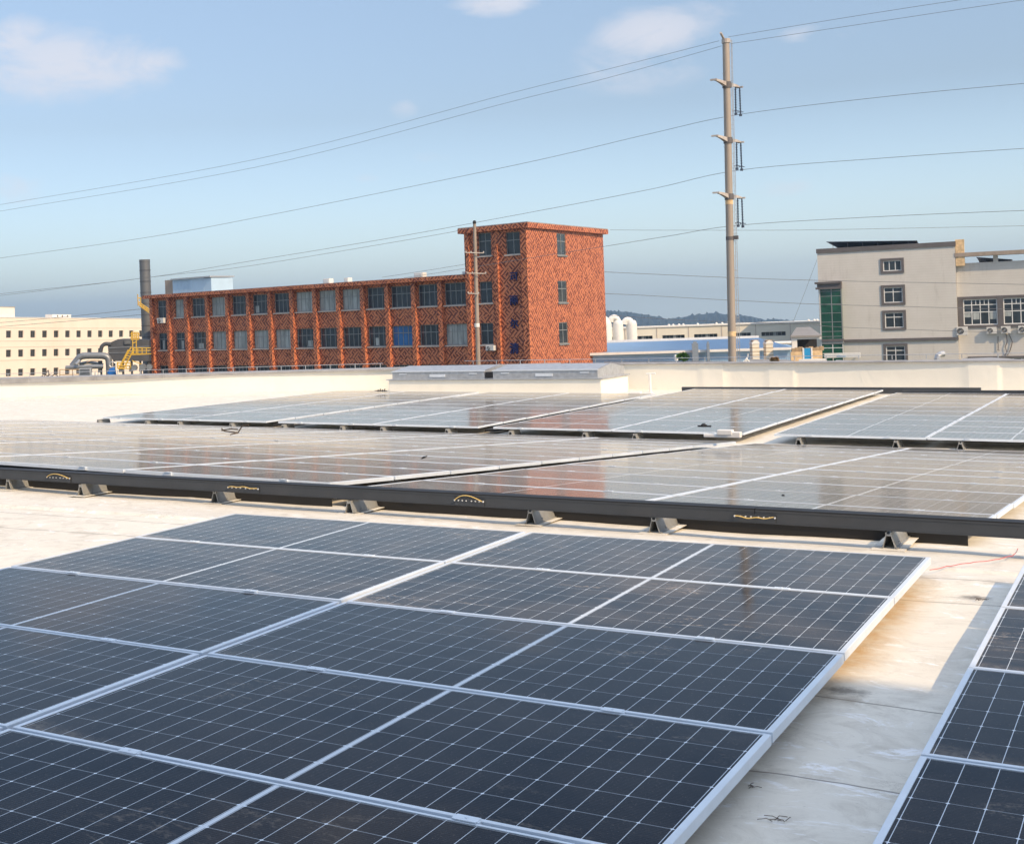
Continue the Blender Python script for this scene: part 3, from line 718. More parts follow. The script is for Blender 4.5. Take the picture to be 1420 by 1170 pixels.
b = MB(); pr = [at_z(x, y, -.115) for x, y in ((1411, 745), (1409, 752), (1404, 761), (1380, 770), (1345, 778.5), (1313, 787), (1285, 798))]
pts = []
for i in range(len(pr) - 1):
    for t in range(6):
        q = pr[i].lerp(pr[i + 1], t / 6); q.z = roof_z(q.x, q.y) + .032 + .002 * math.sin(i * 3 + t); pts.append(q)
tag(MB().tube(pts, .0022, 5).build('red_wire', 'red'), 'thin red wire lying across the sunlit roof below the tray', 'wire')
# dry twigs in the aisle
def twig(name, px, py, z, sc, n, label, seed, mat='twig'):
    rr = random.Random(seed); P = at_z(px, py, z); b = MB()
    for k in range(n):
        a = rr.uniform(0, 6.28); l = rr.uniform(.4, 1.) * sc; s = Vector((rr.uniform(-.3, .3) * sc, rr.uniform(-.3, .3) * sc, .004))
        e = s + Vector((math.cos(a) * l, math.sin(a) * l, rr.uniform(.0, .15) * sc)); mdl = (s + e) / 2 + Vector((rr.uniform(-.1, .1) * sc, rr.uniform(-.1, .1) * sc, .1 * sc))
        b.tube([s, mdl, e], .0011, 5)
    o = b.build(name, mat); o.location = P; o.location.z = z; return tag(o, label, name.replace('_', ' '))
twig('dry_twig', 1042, 1092, -.118, .035, 5, 'small dry twig on the shaded aisle close to the near array frame', 3)
twig('dry_twig', 1080, 1140, -.118, .055, 6, 'larger dry twig on the shaded aisle near the bottom edge', 5)
twig('dry_twig', 1357, 833, -.112, .05, 6, 'dark twigs on the black puddle mark in the aisle', 8)
P = at_dist(588, 637, 14.2)
b = MB().add([(-.045, 0, .0), (.0, .01, .012), (.05, 0, .045), (.01, -.02, .02), (.0, .02, .028), (-.01, .0, .03)], [(0, 1, 3), (1, 2, 3), (0, 4, 1), (1, 4, 2), (0, 5, 4), (4, 5, 2)])
o = b.build('dry_leaf', 'black'); o.location = P; tag(o, 'tiny dark curled leaf lying on the middle array left of its gap', 'leaf')
P = at_dist(1086, 687.5, 10.2)
b = MB().lathe([(.012, 0), (.014, .006), (.006, .012)], n=8); o = b.build('pebble', 'black'); o.location = P; tag(o, 'tiny black pebble on a panel of the middle array right of the gap', 'pebble')
P = at_dist(976, 591, 22.3)
b = MB().lathe([(.05, 0), (.055, .03), (.02, .06)], n=8); b.box(-.1, .12, -.02, .02, .0, .025); o = b.build('pebble', 'black'); o.location = P - Vector((0, 0, .01)); tag(o, 'small black lump on a panel of the rear array beside the vent', 'pebble')
b = MB(); P = at_dist(330, 600, 19.6)
for q in (((0, 0, 0), (-.25, .0, .02), (-.3, 0, .06)), ((0, 0, 0), (.08, 0, .1), (.2, 0, .12)), ((0, 0, 0), (.02, -.1, .0), (.08, -.3, .0)), ((-.3, 0, .03), (-.12, 0, .06), (.0, 0, .05))): b.tube(q, .010, 5)
o = b.build('loose_cable', 'twig'); o.location = P; tag(o, 'tangle of thin loose cable at the rear edge of the left middle array', 'cable')
P = at_dist(8, 638, 17.0); b = MB()
for q in (((-.3, 0, .03), (0, 0, .05), (.2, 0, .0)), ((-.2, 0, .06), (.05, 0, .02), (.35, .0, .01))): b.tube(q, .010, 5)
o = b.build('loose_cable', 'black'); o.location = P; tag(o, 'short black loose cable on panels at the left edge of the picture', 'cable')
# the tall neighbour behind on the right whose shadow lies over the near rows
sh = empty('neighbour_block', 'plain grey tall block outside the picture, its shadow lies over the near rows', 'building', loc=(9.3, -7.45, GZ))
HB = 11.68 - GZ; sw_ = 14
MB().box(0, 11, -sw_, 0, 0, HB).build('wall', 'render', sh)
MB().box(-.1, 11.1, -sw_ - .1, 0, HB, HB + .12).build('roof', 'cap', sh)
for k in range(4):
    for q in range(4): MB().box(-.06, -.003, -sw_ + 1.2 + q * 3.3, -sw_ + 2.8 + q * 3.3, 11.4 + k * 2.6, 12.8 + k * 2.6).build('window', 'glass', sh)

# ------------------------------------------------------------------ ground and hills
b = MB()
for i in range(-20, 21):
    for j in range(-20, 21):
        rr_ = math.hypot(i * 210., j * 210.); b.v.append((i * 210., j * 210., GZ - .02 - .017 * max(0, rr_ - 420)))
for i in range(40):
    for j in range(40): a = i * 41 + j; b.f.append((a, a + 41, a + 42, a + 1))
struct(b.build('ground', 'ground'))
def hill(prof, Z, seed, depth):
    rr = random.Random(seed); b = MB(); pts = []
    xs = [prof[0][0] + i * 2.5 for i in range(int((prof[-1][0] - prof[0][0]) / 2.5))]
    for x in xs:
        for (xa, ya), (xb, yb) in zip(prof[:-1], prof[1:]):
            if xa <= x <= xb: y = ya + (yb - ya) * (x - xa) / (xb - xa); break
        pts.append((x, y + rr.uniform(-.55, .45)))
    rows = 9; n = len(pts)
    for r in range(rows):
        t = r / (rows - 1)
        for x, y in pts:
            top = at_dist(x, y, Z + depth); base = at_dist(x, y, Z); base.z = -62
            q = base.lerp(top, t); q.z = -62 + (top.z + 62) * math.sin(t * math.pi / 2) + (rr.uniform(-6, 6) * (1 if 0 < r < rows - 1 else 0))
            b.v.append(tuple(q))
    for r in range(rows - 1):
        for i in range(n - 1): a = r * n + i; b.f.append((a, a + 1, a + n + 1, a + n))
    return struct(b.build('hills', 'hill', smooth=False))
hill([(-400, 462), (-100, 458), (300, 452), (700, 440), (820, 436), (845, 432.5), (868, 432), (890, 435.5), (912, 440), (932, 443), (955, 438), (975, 435.5), (990, 434), (1010, 436), (1040, 438.5), (1062, 444), (1076, 442), (1090, 444), (1110, 447), (1200, 440), (1500, 424), (1900, 410)], 2300, 4, 700)

# ------------------------------------------------------------------ facades
class Facade:
    """local frame on a wall: u to the right, v into the building, z up (world z minus ground)"""
    def __init__(s, px0, py0, Z0, vpx, name, label, cat='building', sign=1):
        P = at_dist(px0, py0, Z0); d = FW + RT * ((vpx - CX) / F0); d.z = 0; d.normalize()
        X = d * sign                                    # points to the right in the picture
        if X.dot(RT) < 0: X = -X
        s.P = Vector((P.x, P.y, GZ)); s.X = X; s.Y = Vector((-X.y, X.x, 0)); s.Z = Vector((0, 0, 1))
        if s.Y.dot(FW) < 0: s.Y = -s.Y
        s.M = basis(s.X, s.Y, s.Z, s.P)
        s.root = empty(name, label, cat, mat=s.M) if name else None
    def at(s, px, py, off=0.):
        d = ray(px, py); P0 = s.P + s.Y * off; t = (P0 - CAM).dot(s.Y) / d.dot(s.Y); q = CAM + d * t - s.P
        return q.dot(s.X), q.z
def window(F, x0, x1, y0, y1, nm, cols, rows, glass='glass', fr='wframe', parent=None, dep=.10, sill=True, fw=.055, slats=None, top_row=.36, off=0.):
    """one window: frame with mullions and a recessed pane; corners given in pixels of the photo"""
    ym = (y0 + y1) / 2; xm = (x0 + x1) / 2
    ua = F.at(x0, ym, off)[0]; ub = F.at(x1, ym, off)[0]; zb = F.at(xm, y1, off)[1]; zt = F.at(xm, y0, off)[1]
    b = MB(); o = off
    b.box(ua, ub, o - .02, o + .06, zb, zb + fw); b.box(ua, ub, o - .02, o + .06, zt - fw, zt); b.box(ua, ua + fw, o - .02, o + .06, zb + fw, zt - fw); b.box(ub - fw, ub, o - .02, o + .06, zb + fw, zt - fw)
    for i in range(1, cols):
        u = ua + (ub - ua) * i / cols; b.box(u - fw * .4, u + fw * .4, o - .017, o + .05, zb + fw, zt - fw)
    if rows > 1:
        zz = zt - (zt - zb) * top_row; b.box(ua + fw, ub - fw, o - .023, o + .045, zz - fw * .45, zz + fw * .45)
    w = b.build(nm, fr, parent or F.root)
    MB().box(ua + fw * .5, ub - fw * .5, o + .015, o + .035, zb + fw * .5, zt - fw * .5).build('pane', glass, w)
    if sill: MB().box(ua - .08, ub + .08, o - .13, o + .0, zb - .11, zb - .002).build('sill', 'sill' if sill is True else sill, w)
    return w
def wall_with_holes(F, u0, u1, z0, z1, holes, mat, depth=.35, parent=None, name='wall', thick=.0):
    """front wall plane with real recessed openings; holes are (ua, ub, za, zb)"""
    us = sorted(set([u0, u1] + [h[0] for h in holes] + [h[1] for h in holes])); zs = sorted(set([z0, z1] + [h[2] for h in holes] + [h[3] for h in holes]))
    b = MB()
    for i in range(len(us) - 1):
        for j in range(len(zs) - 1):
            um, zm = (us[i] + us[i + 1]) / 2, (zs[j] + zs[j + 1]) / 2
            if any(h[0] < um < h[1] and h[2] < zm < h[3] for h in holes): continue
            b.add([(us[i], thick, zs[j]), (us[i + 1], thick, zs[j]), (us[i + 1], thick, zs[j + 1]), (us[i], thick, zs[j + 1])], [(0, 1, 2, 3)])
    for ua, ub, za, zb in holes:
        t, d = thick, thick + depth
        b.add([(ua, t, za), (ub, t, za), (ub, t, zb), (ua, t, zb), (ua, d, za), (ub, d, za), (ub, d, zb), (ua, d, zb)], [(0, 4, 5, 1), (1, 5, 6, 2), (2, 6, 7, 3), (3, 7, 4, 0)])
    return b.build(name, mat, parent or F.root)

# ---- red brick workshop with tower
Fb = Facade(650, 440, 115, -1358, 'brick_workshop', 'red herringbone-tiled workshop, long window front joined to a taller corner tower')
U0, U1, U2 = Fb.at(209, 455)[0], Fb.at(647.5, 440, -.5)[0], Fb.at(735, 420, -.5)[0]
zr = Fb.at(640, 381.5)[1]; zr2 = Fb.at(650, 317)[1]
W1 = [(219, 232), (243, 256), (266.7, 287.7), (293.6, 315), (322.6, 343.6), (351, 374), (381, 404), (411, 436), (443, 469.7), (475.4, 502), (510, 537.4), (543, 572), (581, 611), (617.4, 648)]
zrow = [(Fb.at(633, 392.0)[1], Fb.at(633, 422.8)[1]), (Fb.at(633, 449)[1], Fb.at(633, 478.5)[1]), (Fb.at(633, 505.5)[1], Fb.at(633, 534)[1]), (Fb.at(633, 563)[1], Fb.at(633, 590)[1])]
holes = []; wins = []
rr = random.Random(12)
for r, (zt, zb) in enumerate(zrow):
    for i, (xa, xb) in enumerate(W1):
        ua, ub = Fb.at(xa, 455)[0] + .04, Fb.at(xb, 455)[0] - .04
        if i == 13: ub = min(ub, U1 - .35)
        holes.append((ua, ub, zb, zt)); wins.append((r, i, ua, ub, zb, zt))
body = wall_with_holes(Fb, U0, U1, 0, zr - .35, holes, 'mosaic', .28)
for r, i, ua, ub, zb, zt in wins:
    g = 'glass'
    if r == 0 and i in (3, 7, 8, 9): g = 'curtain'
    if r == 1 and i in (3, 4, 5, 6, 13): g = 'curtain'
    if r == 1 and i == 11: g = 'bluecurtain'
    if r == 0 and i in (1,): g = 'curtain'
    fw = .06; b = MB(); o = .16; n = 2 if ub - ua < 1.7 else 4
    b.box(ua, ub, o, o + .07, zb, zb + fw); b.box(ua, ub, o, o + .07, zt - fw, zt); b.box(ua, ua + fw, o, o + .07, zb + fw, zt - fw); b.box(ub - fw, ub, o, o + .07, zb + fw, zt - fw)
    for k in range(1, n): u = ua + (ub - ua) * k / n; b.box(u - .03, u + .03, o + .004, o + .066, zb + fw, zt - fw)
    zz = zt - (zt - zb) * .36; b.box(ua + fw, ub - fw, o - .004, o + .06, zz - .03, zz + .03)
    w = b.build('window', 'wframe', Fb.root)
    MB().box(ua + .03, ub - .03, o + .03, o + .05, zb + .03, zt - .03).build('pane', g, w)
    MB().box(ua - .1, ub + .1, -.12, .15, zb - .12, zb - .003).build('sill', 'sill', w)
    if g == 'glass' and rr.random() < .45:                       # a pale half-drawn blind or stored goods behind the glass
        s = ua + (ub - ua) * rr.uniform(.1, .6); MB().box(s, min(ub - .1, s + rr.uniform(.3, .9)), o + .024, o + .029, zb + .1, zb + (zt - zb) * rr.uniform(.35, .6)).build('blind', 'curtain', w)
for px in (213.5, 236.5, 262, 290.5, 318.5, 347.7, 377.5, 408, 440, 472.7, 506.5, 540.5, 577.5, 614.4):
    u = Fb.at(px, 455)[0]; MB().box(u - .22, u + .22, -.36, -.002, 0, zr - .36).build('pilaster', 'mosaic', Fb.root)
dp = 16
MB().add([(U0, 0, 0), (U0, dp, 0), (U1, dp, 0), (U1, .5, 0), (U0, 0, zr - .35), (U0, dp, zr - .35), (U1, dp, zr - .35), (U1, .5, zr - .35)], [(0, 4, 5, 1), (1, 5, 6, 2)]).build('side_wall', 'mosaic', Fb.root)
MB().box(U0 - .55, U1, -.62, dp, zr - .35, zr).build('cornice', 'mosaic', Fb.root)
MB().box(U0 - .4, U1, -.4, dp - .1, zr + .002, zr + .05).build('roof', 'greyroof', Fb.root)
# tower
tw = [(662.7, 681, 323, 354.8), (701, 721, 321.8, 352.6), (664.7, 682.6, 390.5, 420.3), (666, 684, 448, 477.7), (667, 685, 505, 532)]
holes = []
for xa, xb, ya, yb in tw:
    xm, ym = (xa + xb) / 2, (ya + yb) / 2
    holes.append((Fb.at(xa, ym, -.5)[0], Fb.at(xb, ym, -.5)[0], Fb.at(xm, yb, -.5)[1], Fb.at(xm, ya, -.5)[1]))
wall_with_holes(Fb, U1, U2, 0, zr2 - .45, holes, 'mosaic', .28, thick=-.5, name='tower_wall')
for ua, ub, zb, zt in holes:
    b = MB(); o = -.34; fw = .06
    b.box(ua, ub, o, o + .07, zb, zb + fw); b.box(ua, ub, o, o + .07, zt - fw, zt); b.box(ua, ua + fw, o, o + .07, zb + fw, zt - fw); b.box(ub - fw, ub, o, o + .07, zb + fw, zt - fw)
    u = (ua + ub) / 2; b.box(u - .03, u + .03, o + .004, o + .066, zb + fw, zt - fw); zz = zt - (zt - zb) * .36; b.box(ua + fw, ub - fw, o - .004, o + .06, zz - .03, zz + .03)
    w = b.build('window', 'wframe', Fb.root); MB().box(ua + .03, ub - .03, o + .03, o + .05, zb + .03, zt - .03).build('pane', 'glass', w)
    MB().box(ua - .1, ub + .1, -.62, -.35, zb - .12, zb - .003).build('sill', 'sill', w)
for px, wdt in ((652.5, .22), (692.5, .16), (731.5, .3)):
    u = Fb.at(px, 430, -.5)[0]; MB().box(u - wdt, u + wdt, -.76, -.502, 0, zr2 - (.46 if px != 692.5 else 1.6)).build('pilaster', 'mosaic', Fb.root)
# right face of the tower, seen obliquely
P2 = Fb.P + Fb.X * U2 - Fb.Y * .5
d2 = FW + RT * ((1690 - CX) / F0); d2.z = 0; d2.normalize()
Fs = Facade(735, 440, 100, 1690, None, '')
Fs.P = Vector((P2.x, P2.y, GZ)); Fs.X = d2; Fs.Y = Vector((-d2.y, d2.x, 0)); Fs.M = basis(d2, Fs.Y, Vector((0, 0, 1)), Fs.P)
side = bpy.data.objects.new('tower_side', None); COL.objects.link(side); side.parent = Fb.root; side.matrix_parent_inverse = Fb.root.matrix_world.inverted(); side.matrix_world = Fs.M
Fs.root = side
bpy.context.view_layer.update()
US = Fs.at(839.5, 420)[0]
sw = [(772.4, 784.6, 324, 354), (774, 786.4, 389.5, 419.6), (775.3, 787.8, 447, 476.4), (776, 789, 503.5, 530)]
holes = []
for xa, xb, ya, yb in sw:
    xm, ym = (xa + xb) / 2, (ya + yb) / 2
    holes.append((Fs.at(xa, ym)[0], Fs.at(xb, ym)[0], Fs.at(xm, yb)[1], Fs.at(xm, ya)[1]))
def child_build(mb, name, mat): return mb.build(name, mat, side)
wall_with_holes(Fs, 0, US, 0, zr2 - .45, holes, 'mosaic', .2, parent=side, name='side_wall')
for ua, ub, zb, zt in holes:
    b = MB(); o = .05; fw = .07
    b.box(ua, ub, o, o + .07, zb, zb + fw); b.box(ua, ub, o, o + .07, zt - fw, zt); b.box(ua, ua + fw, o, o + .07, zb + fw, zt - fw); b.box(ub - fw, ub, o, o + .07, zb + fw, zt - fw)
    u = (ua + ub) / 2; b.box(u - .04, u + .04, o + .004, o + .066, zb + fw, zt - fw); zz = zt - (zt - zb) * .36; b.box(ua + fw, ub - fw, o - .004, o + .06, zz - .035, zz + .035)
    b.box(ua - .08, ub + .08, -.1, .04, zb - .12, zb - .003)
    b.build('window', 'wframe', side); MB().box(ua + .03, ub - .03, o + .03, o + .05, zb + .03, zt - .03).build('window_pane', 'glass', side)
# tower cornice and roof as one slab over the skewed plan
def plan(off):
    a = Fb.P + Fb.X * (U1 - off) - Fb.Y * (.5 + off); c = P2 - Fb.Y * off + Fb.X * (off * .8) ; e = P2 + d2 * (US + off) - Fs.Y * off; f = a + (e - c)
    return [a, c, e, f]
def slab(off, z0, z1, name, mat):
    q = plan(off); inv = Fb.M.inverted(); b = MB()
    vs = [inv @ Vector((p.x, p.y, GZ + z)) for z in (z0, z1) for p in q]
    b.add(vs, [(3, 2, 1, 0), (4, 5, 6, 7), (0, 1, 5, 4), (1, 2, 6, 5), (2, 3, 7, 6), (3, 0, 4, 7)]); return b.build(name, mat, Fb.root)
slab(.38, zr2 - .45, zr2 - .02, 'tower_cornice', 'mosaic'); slab(.36, zr2 - .018, zr2 + .05, 'tower_roof', 'cap')
q = plan(0); inv = Fb.M.inverted()
vs = [inv @ Vector((p.x, p.y, GZ + z)) for z in (0, zr2 - .45) for p in (q[0], q[3], q[2])]
MB().add(vs, [(0, 3, 4, 1), (1, 4, 5, 2)]).build('rear_wall', 'mosaic', Fb.root)
# lettering down the tower
lets = [('可', 712.5, 384, 12.5), ('丽', 712.5, 416.5, 13), ('尔', 713, 448.5, 13), ('清', 713, 483, 15)]
for chx, px, py, hpx in lets:
    cu = bpy.data.curves.new('letter', 'FONT'); cu.body = chx; cu.size = 1; cu.extrude = .05; cu.align_x = 'CENTER'; cu.align_y = 'CENTER'; cu.offset = .018
    o = bpy.data.objects.new('letter_tmp', cu); COL.objects.link(o)
    dg = bpy.context.evaluated_depsgraph_get(); me = bpy.data.meshes.new_from_object(o.evaluated_get(dg)); bpy.data.objects.remove(o)
    me.materials.clear(); me.materials.append(MT['letters'])
    o = bpy.data.objects.new('letter', me); COL.objects.link(o); o.parent = Fb.root
    if len(me.vertices):
        xs_ = [v.co.x for v in me.vertices]; ys_ = [v.co.y for v in me.vertices]; h = max(ys_) - min(ys_); cxm, cym = (max(xs_) + min(xs_)) / 2, (max(ys_) + min(ys_)) / 2
        for v in me.vertices: v.co.x -= cxm; v.co.y -= cym
        u, z = Fb.at(px, py, -.58); s = hpx / (F0 / 112.) / h
        o.rotation_euler = (math.pi / 2, 0, 0); o.scale = (s, s, 1); o.location = (u, -.56, z)
def ac_unit(F, x0, x1, y0, y1, off, label, cat='air conditioner', group='air conditioners on the grey building', fan_left=True):
    ua, z1 = F.at(x0, (y0 + y1) / 2, off)[0], F.at((x0 + x1) / 2, y0, off)[1]; ub = F.at(x1, (y0 + y1) / 2, off)[0]; z0 = F.at((x0 + x1) / 2, y1, off)[1]
    w, h = ub - ua, z1 - z0; M = F.M @ Matrix.Translation((ua, off, z0))
    r = empty('air_conditioner', label, cat, group, mat=M)
    MB().box(0, w, -.01, .38, .06, h).build('casing', 'acwhite', r, bevel=.02)
    cx = w * (.36 if fan_left else .64); R = h * .36
    MB().tube([(cx, -.012, h * .52), (cx, -.03, h * .52)], R, 20).build('fan_grille', 'black', r)
    b = MB()
    for k in range(3): rr_ = R * (.35 + .3 * k); b.tube([(cx + rr_ * math.cos(a * math.pi / 10), -.036, h * .52 + rr_ * math.sin(a * math.pi / 10)) for a in range(21)], .012, 4, cap=False)
    b.tube([(cx, -.03, h * .52), (cx, -.045, h * .52)], R * .2, 8); b.build('fan_guard', 'galv', r)
    b = MB(); b.box(w * .1, w * .15, 0, .45, 0, .058); b.box(w * .82, w * .87, 0, .45, 0, .058); b.build('bracket', 'surround', r)
    return r
ac_unit(Fb, 673.5, 684.6, 479, 487.2, -1.0, 'single white air conditioner on the brick tower beside the near pole', group=None)
ac_unit(Fb, 218, 226.5, 441, 449, -.6, 'white air conditioner under the first upper window of the brick workshop', group=None)
# things on the workshop roof
Fr = Facade(228, 400, 150, -1358, 'roof_shed', 'light blue sheet metal shed on the far left of the brick workshop roof', 'shed')
a0, a1, a2, a3 = Fr.at(229, 400)[0], Fr.at(240, 400)[0], Fr.at(266, 400)[0], Fr.at(293, 400)[0]; zt = Fr.at(255, 385.5)[1]; zb = Fb.at(209, 409)[1] - 1
MB().box(a0, a1, 0, 3, zb, zt - .1).build('tank', 'concrete', Fr.root)
b = MB(); 
for k in range(14): u = a1 + .01 + (a2 - a1) * k / 14; b.box(u, u + (a2 - a1) / 14 * .6, -.05, -.0, zb, zt - .15)
b.box(a1 + .005, a3 - 1.2, .002, 3.2, zb, zt - .15); b.build('cladding', 'shedblue', Fr.root)
MB().box(a3 - 1.19, a3, .02, 3.2, zb, zt - .2).build('end_panel', 'shedblue', Fr.root)
MB().box(a1 - .1, a3 + .1, -.25, 3.4, zt - .148, zt).build('roof', 'galv', Fr.root)
for x0, x1, y0, y1, lb in ((446, 456, 386, 391.5, 'small white box on the workshop roof, left of two'), (475, 481.5, 385, 390, 'small white box on the workshop roof, right of two'), (572, 586, 377.5, 382, 'flat white unit on the workshop roof near the tower'), (639, 646, 376, 381, 'small white unit on the workshop roof touching the tower')):
    ua, z0 = Fb.at(x0, y1, .6); ub, z1 = Fb.at(x1, y0, .6)
    hh_ = max(.22, z1 - zr - .06); b = MB().box(0, (ub - ua) * .85, 0, .6, 0, hh_); b.box(.1, (ub - ua) * .85 - .1, -.03, 0, .08, hh_ - .06)
    o = b.build('roof_unit', 'white', bevel=.03); o.matrix_world = Fb.M @ Matrix.Translation((ua, .8, zr + .055)); tag(o, lb, 'roof unit')

# ---- pale grey tiled office at the right
Fg = Facade(1137, 420, 165, -2828, 'office_building', 'pale grey tiled office block with dark framed windows and a green glass bay')
V0, V1 = Fg.at(1136, 430)[0], Fg.at(1327, 420)[0]; zt = Fg.at(1230, 340)[1]
win = [(1221.5, 1253, 358.5, 378.7, 3, 1), (1222.6, 1254.8, 395.6, 422.6, 2, 2), (1224.2, 1256, 430.6, 457.4, 2, 2), (1225.8, 1258.4, 476.8, 503.4, 2, 2)]
holes = []
for xa, xb, ya, yb, c, r in win:
    xm, ym = (xa + xb) / 2, (ya + yb) / 2; holes.append((Fg.at(xa + 3.2, ym)[0], Fg.at(xb - 3.2, ym)[0], Fg.at(xm, yb - 3)[1], Fg.at(xm, ya + 3)[1]))
wall_with_holes(Fg, V0, V1, 0, zt - .55, holes, 'paletile', .25)
for (xa, xb, ya, yb, c, r), (ua, ub, zb, zt_) in zip(win, holes):
    s = MB(); e = .30
    s.box(ua - e, ub + e, -.10, -.003, zt_, zt_ + e); s.box(ua - e, ub + e, -.10, -.003, zb - e, zb); s.box(ua - e, ua, -.10, -.003, zb, zt_); s.box(ub, ub + e, -.10, -.003, zb, zt_)
    s = s.build('window_surround', 'surround', Fg.root)
    b = MB(); o = .06; fw = .09
    b.box(ua, ub, o, o + .07, zb, zb + fw); b.box(ua, ub, o, o + .07, zt_ - fw, zt_); b.box(ua, ua + fw, o, o + .07, zb + fw, zt_ - fw); b.box(ub - fw, ub, o, o + .07, zb + fw, zt_ - fw)
    for k in range(1, c): u = ua + (ub - ua) * k / c; b.box(u - .045, u + .045, o + .003, o + .066, zb + fw, zt_ - fw)
    if r > 1: zz = zt_ - (zt_ - zb) * .3; b.box(ua + fw, ub - fw, o - .003, o + .06, zz - .045, zz + .045)
    b.build('window_frame', 'wframe_w', s); MB().box(ua + .04, ub - .04, o + .03, o + .05, zb + .04, zt_ - .04).build('pane', 'glass', s)
MB().add([(V0, 0, 0), (V0, 16, 0), (V1, 16, 0), (V1, 0, 0), (V0, 0, zt - .55), (V0, 16, zt - .55), (V1, 16, zt - .55), (V1, 0, zt - .55)], [(0, 4, 5, 1), (1, 5, 6, 2), (2, 6, 7, 3), (4, 7, 6, 5)]).build('side_wall', 'paletile', Fg.root)
MB().box(V0 - .1, V1 + .1, -.14, 16, zt - .55, zt).build('coping', 'surround', Fg.root)
zc = Fg.at(1248, 471)[1]; MB().box(Fg.at(1168.5, 470)[0], V1 + .05, -.22, -.002, zc - .17, zc + .17).build('string_course', 'surround', Fg.root)
# green glass bay
g0, g1 = Fg.at(1137.5, 430, -.8)[0], Fg.at(1167.5, 430, -.8)[0]; gz1, gz0 = Fg.at(1152, 401, -.8)[1], Fg.at(1152, 470, -.8)[1]
bay = MB().box(g0 + .02, g1, -.8, -.003, gz0, gz1).build('glass_bay', 'greenglass', Fg.root)
b = MB()
for t in (0.0, .52, .97): u = g0 + (g1 - g0) * t; b.box(u, u + .09, -.85, -.80, gz0, gz1)
for t in (.04, .14, .30, .48, .66, .85, .95): z = gz1 + (gz0 - gz1) * t; b.box(g0 + .1, g1, -.835, -.80, z - .03, z + .03)
b.build('mullions', 'wframe', bay)
MB().box(g0 - .06, g0 + .018, -.86, -.0, gz0 - 3.2, gz1).build('corner_post', 'white', bay)
for (pt, pb, ex) in ((390.5, 393.5, .5), (393.6, 398, .25), (398.1, 401, .42)):
    za, zb = Fg.at(1150, pt, -1)[1], Fg.at(1150, pb, -1)[1]; MB().box(g0 - ex, g1 + .05, -.8 - ex, -.004, zb, za - .002).build('cornice', 'surround', Fg.root)
for (pt, pb, ex, mt_) in ((470.2, 473.6, .2, 'surround'), (473.7, 477, .1, 'wframe')):
    za, zb = Fg.at(1150, pt, -1)[1], Fg.at(1150, pb, -1)[1]; MB().box(g0 + .03, g1 + .05, -.8 - ex, -.004, zb, za - .002).build('cornice', mt_, Fg.root)
low1, low0 = Fg.at(1152, 477.2, -.8)[1], Fg.at(1152, 520, -.8)[1]
lb = MB().box(g0 + .02, g1, -.78, -.003, low0, low1).build('lower_glass_bay', 'greenglass', Fg.root)
b = MB()
for t in (.5, .97): u = g0 + (g1 - g0) * t; b.box(u, u + .09, -.84, -.78, low0, low1)
for t in (.12, .3): z = low1 + (low0 - low1) * t; b.box(g0 + .1, g1, -.82, -.78, z - .05, z + .03)
b.build('mullions', 'wframe_w', lb)
# long white fascia board with a blurred blue mark
s0, s1, sz1, sz0 = Fg.at(1143, 493, -1.6)[0], Fg.at(1193, 493, -1.6)[0], Fg.at(1168, 489.5, -1.6)[1], Fg.at(1168, 496, -1.6)[1]
sg = empty('sign_board', 'long white sign board with a small smudged blue mark before the office', 'sign', mat=Fg.M @ Matrix.Translation((s0, -1.6, sz0)))
w, h = s1 - s0, sz1 - sz0
MB().box(0, w, 0, .25, 0, h).build('board', 'white', sg, bevel=.02)
b = MB(); rr = random.Random(5)
for k in range(9): x = w * .36 + k * w * .026; b.tube([(x, -.012, h * (.15 + .1 * rr.random())), (x + w * .02, -.012, h * (.35 + .3 * rr.random())), (x + w * .035, -.012, h * .2)], .045, 5)
b.build('mark', 'bluewall', sg)
b = MB(); b.box(.2, .35, .25, 1.4, h * .3, h * .3 + .1); b.box(w - .4, w - .25, .25, 1.4, h * .3, h * .3 + .1); b.build('bracket', 'galv', sg)
# recessed right wing
Fw = Facade(1327, 420, 152, -2828, 'office_wing', 'lower wing of the grey office with wide white framed windows and a canopy beam')
Fw.P = Fg.P + Fg.X * (V1 + .02) + Fg.Y * .9; Fw.X, Fw.Y = Fg.X, Fg.Y; Fw.M = basis(Fw.X, Fw.Y, Vector((0, 0, 1)), Fw.P); Fw.root.matrix_world = Fw.M
L = 26.; zt = Fw.at(1380, 363)[1]
wz1, wz0 = Fw.at(1380, 410)[1], Fw.at(1380, 454)[1]; wa = Fw.at(1329, 430)[0]
cells = [(1330.5, 1383), (1387.5, 1440), (1444, 1497)]
holes = [(max(.3, Fw.at(a, 430)[0]) + .3, Fw.at(c, 430)[0], wz0 + .35, wz1 - .35) for a, c in cells]
holes2 = [(Fw.at(a, 500)[0], Fw.at(c, 500)[0], Fw.at(1380, 520)[1], Fw.at(1380, 497.5)[1]) for a, c in ((1335, 1345), (1347.5, 1375), (1391, 1404), (1406, 1416))]
wall_with_holes(Fw, 0, L, 0, zt, holes + holes2, 'paletile', .3)
b = MB(); b.box(.02, L, -.12, -.003, wz1 - .33, wz1); b.box(.02, L, -.12, -.003, wz0, wz0 + .33)
us = [(.02, holes[0][0])] + [(holes[i][1], holes[i + 1][0]) for i in range(2)]
for ua, ub in us: b.box(ua, ub, -.12, -.003, wz0 + .33, wz1 - .33)
b.build('window_band', 'surround', Fw.root)
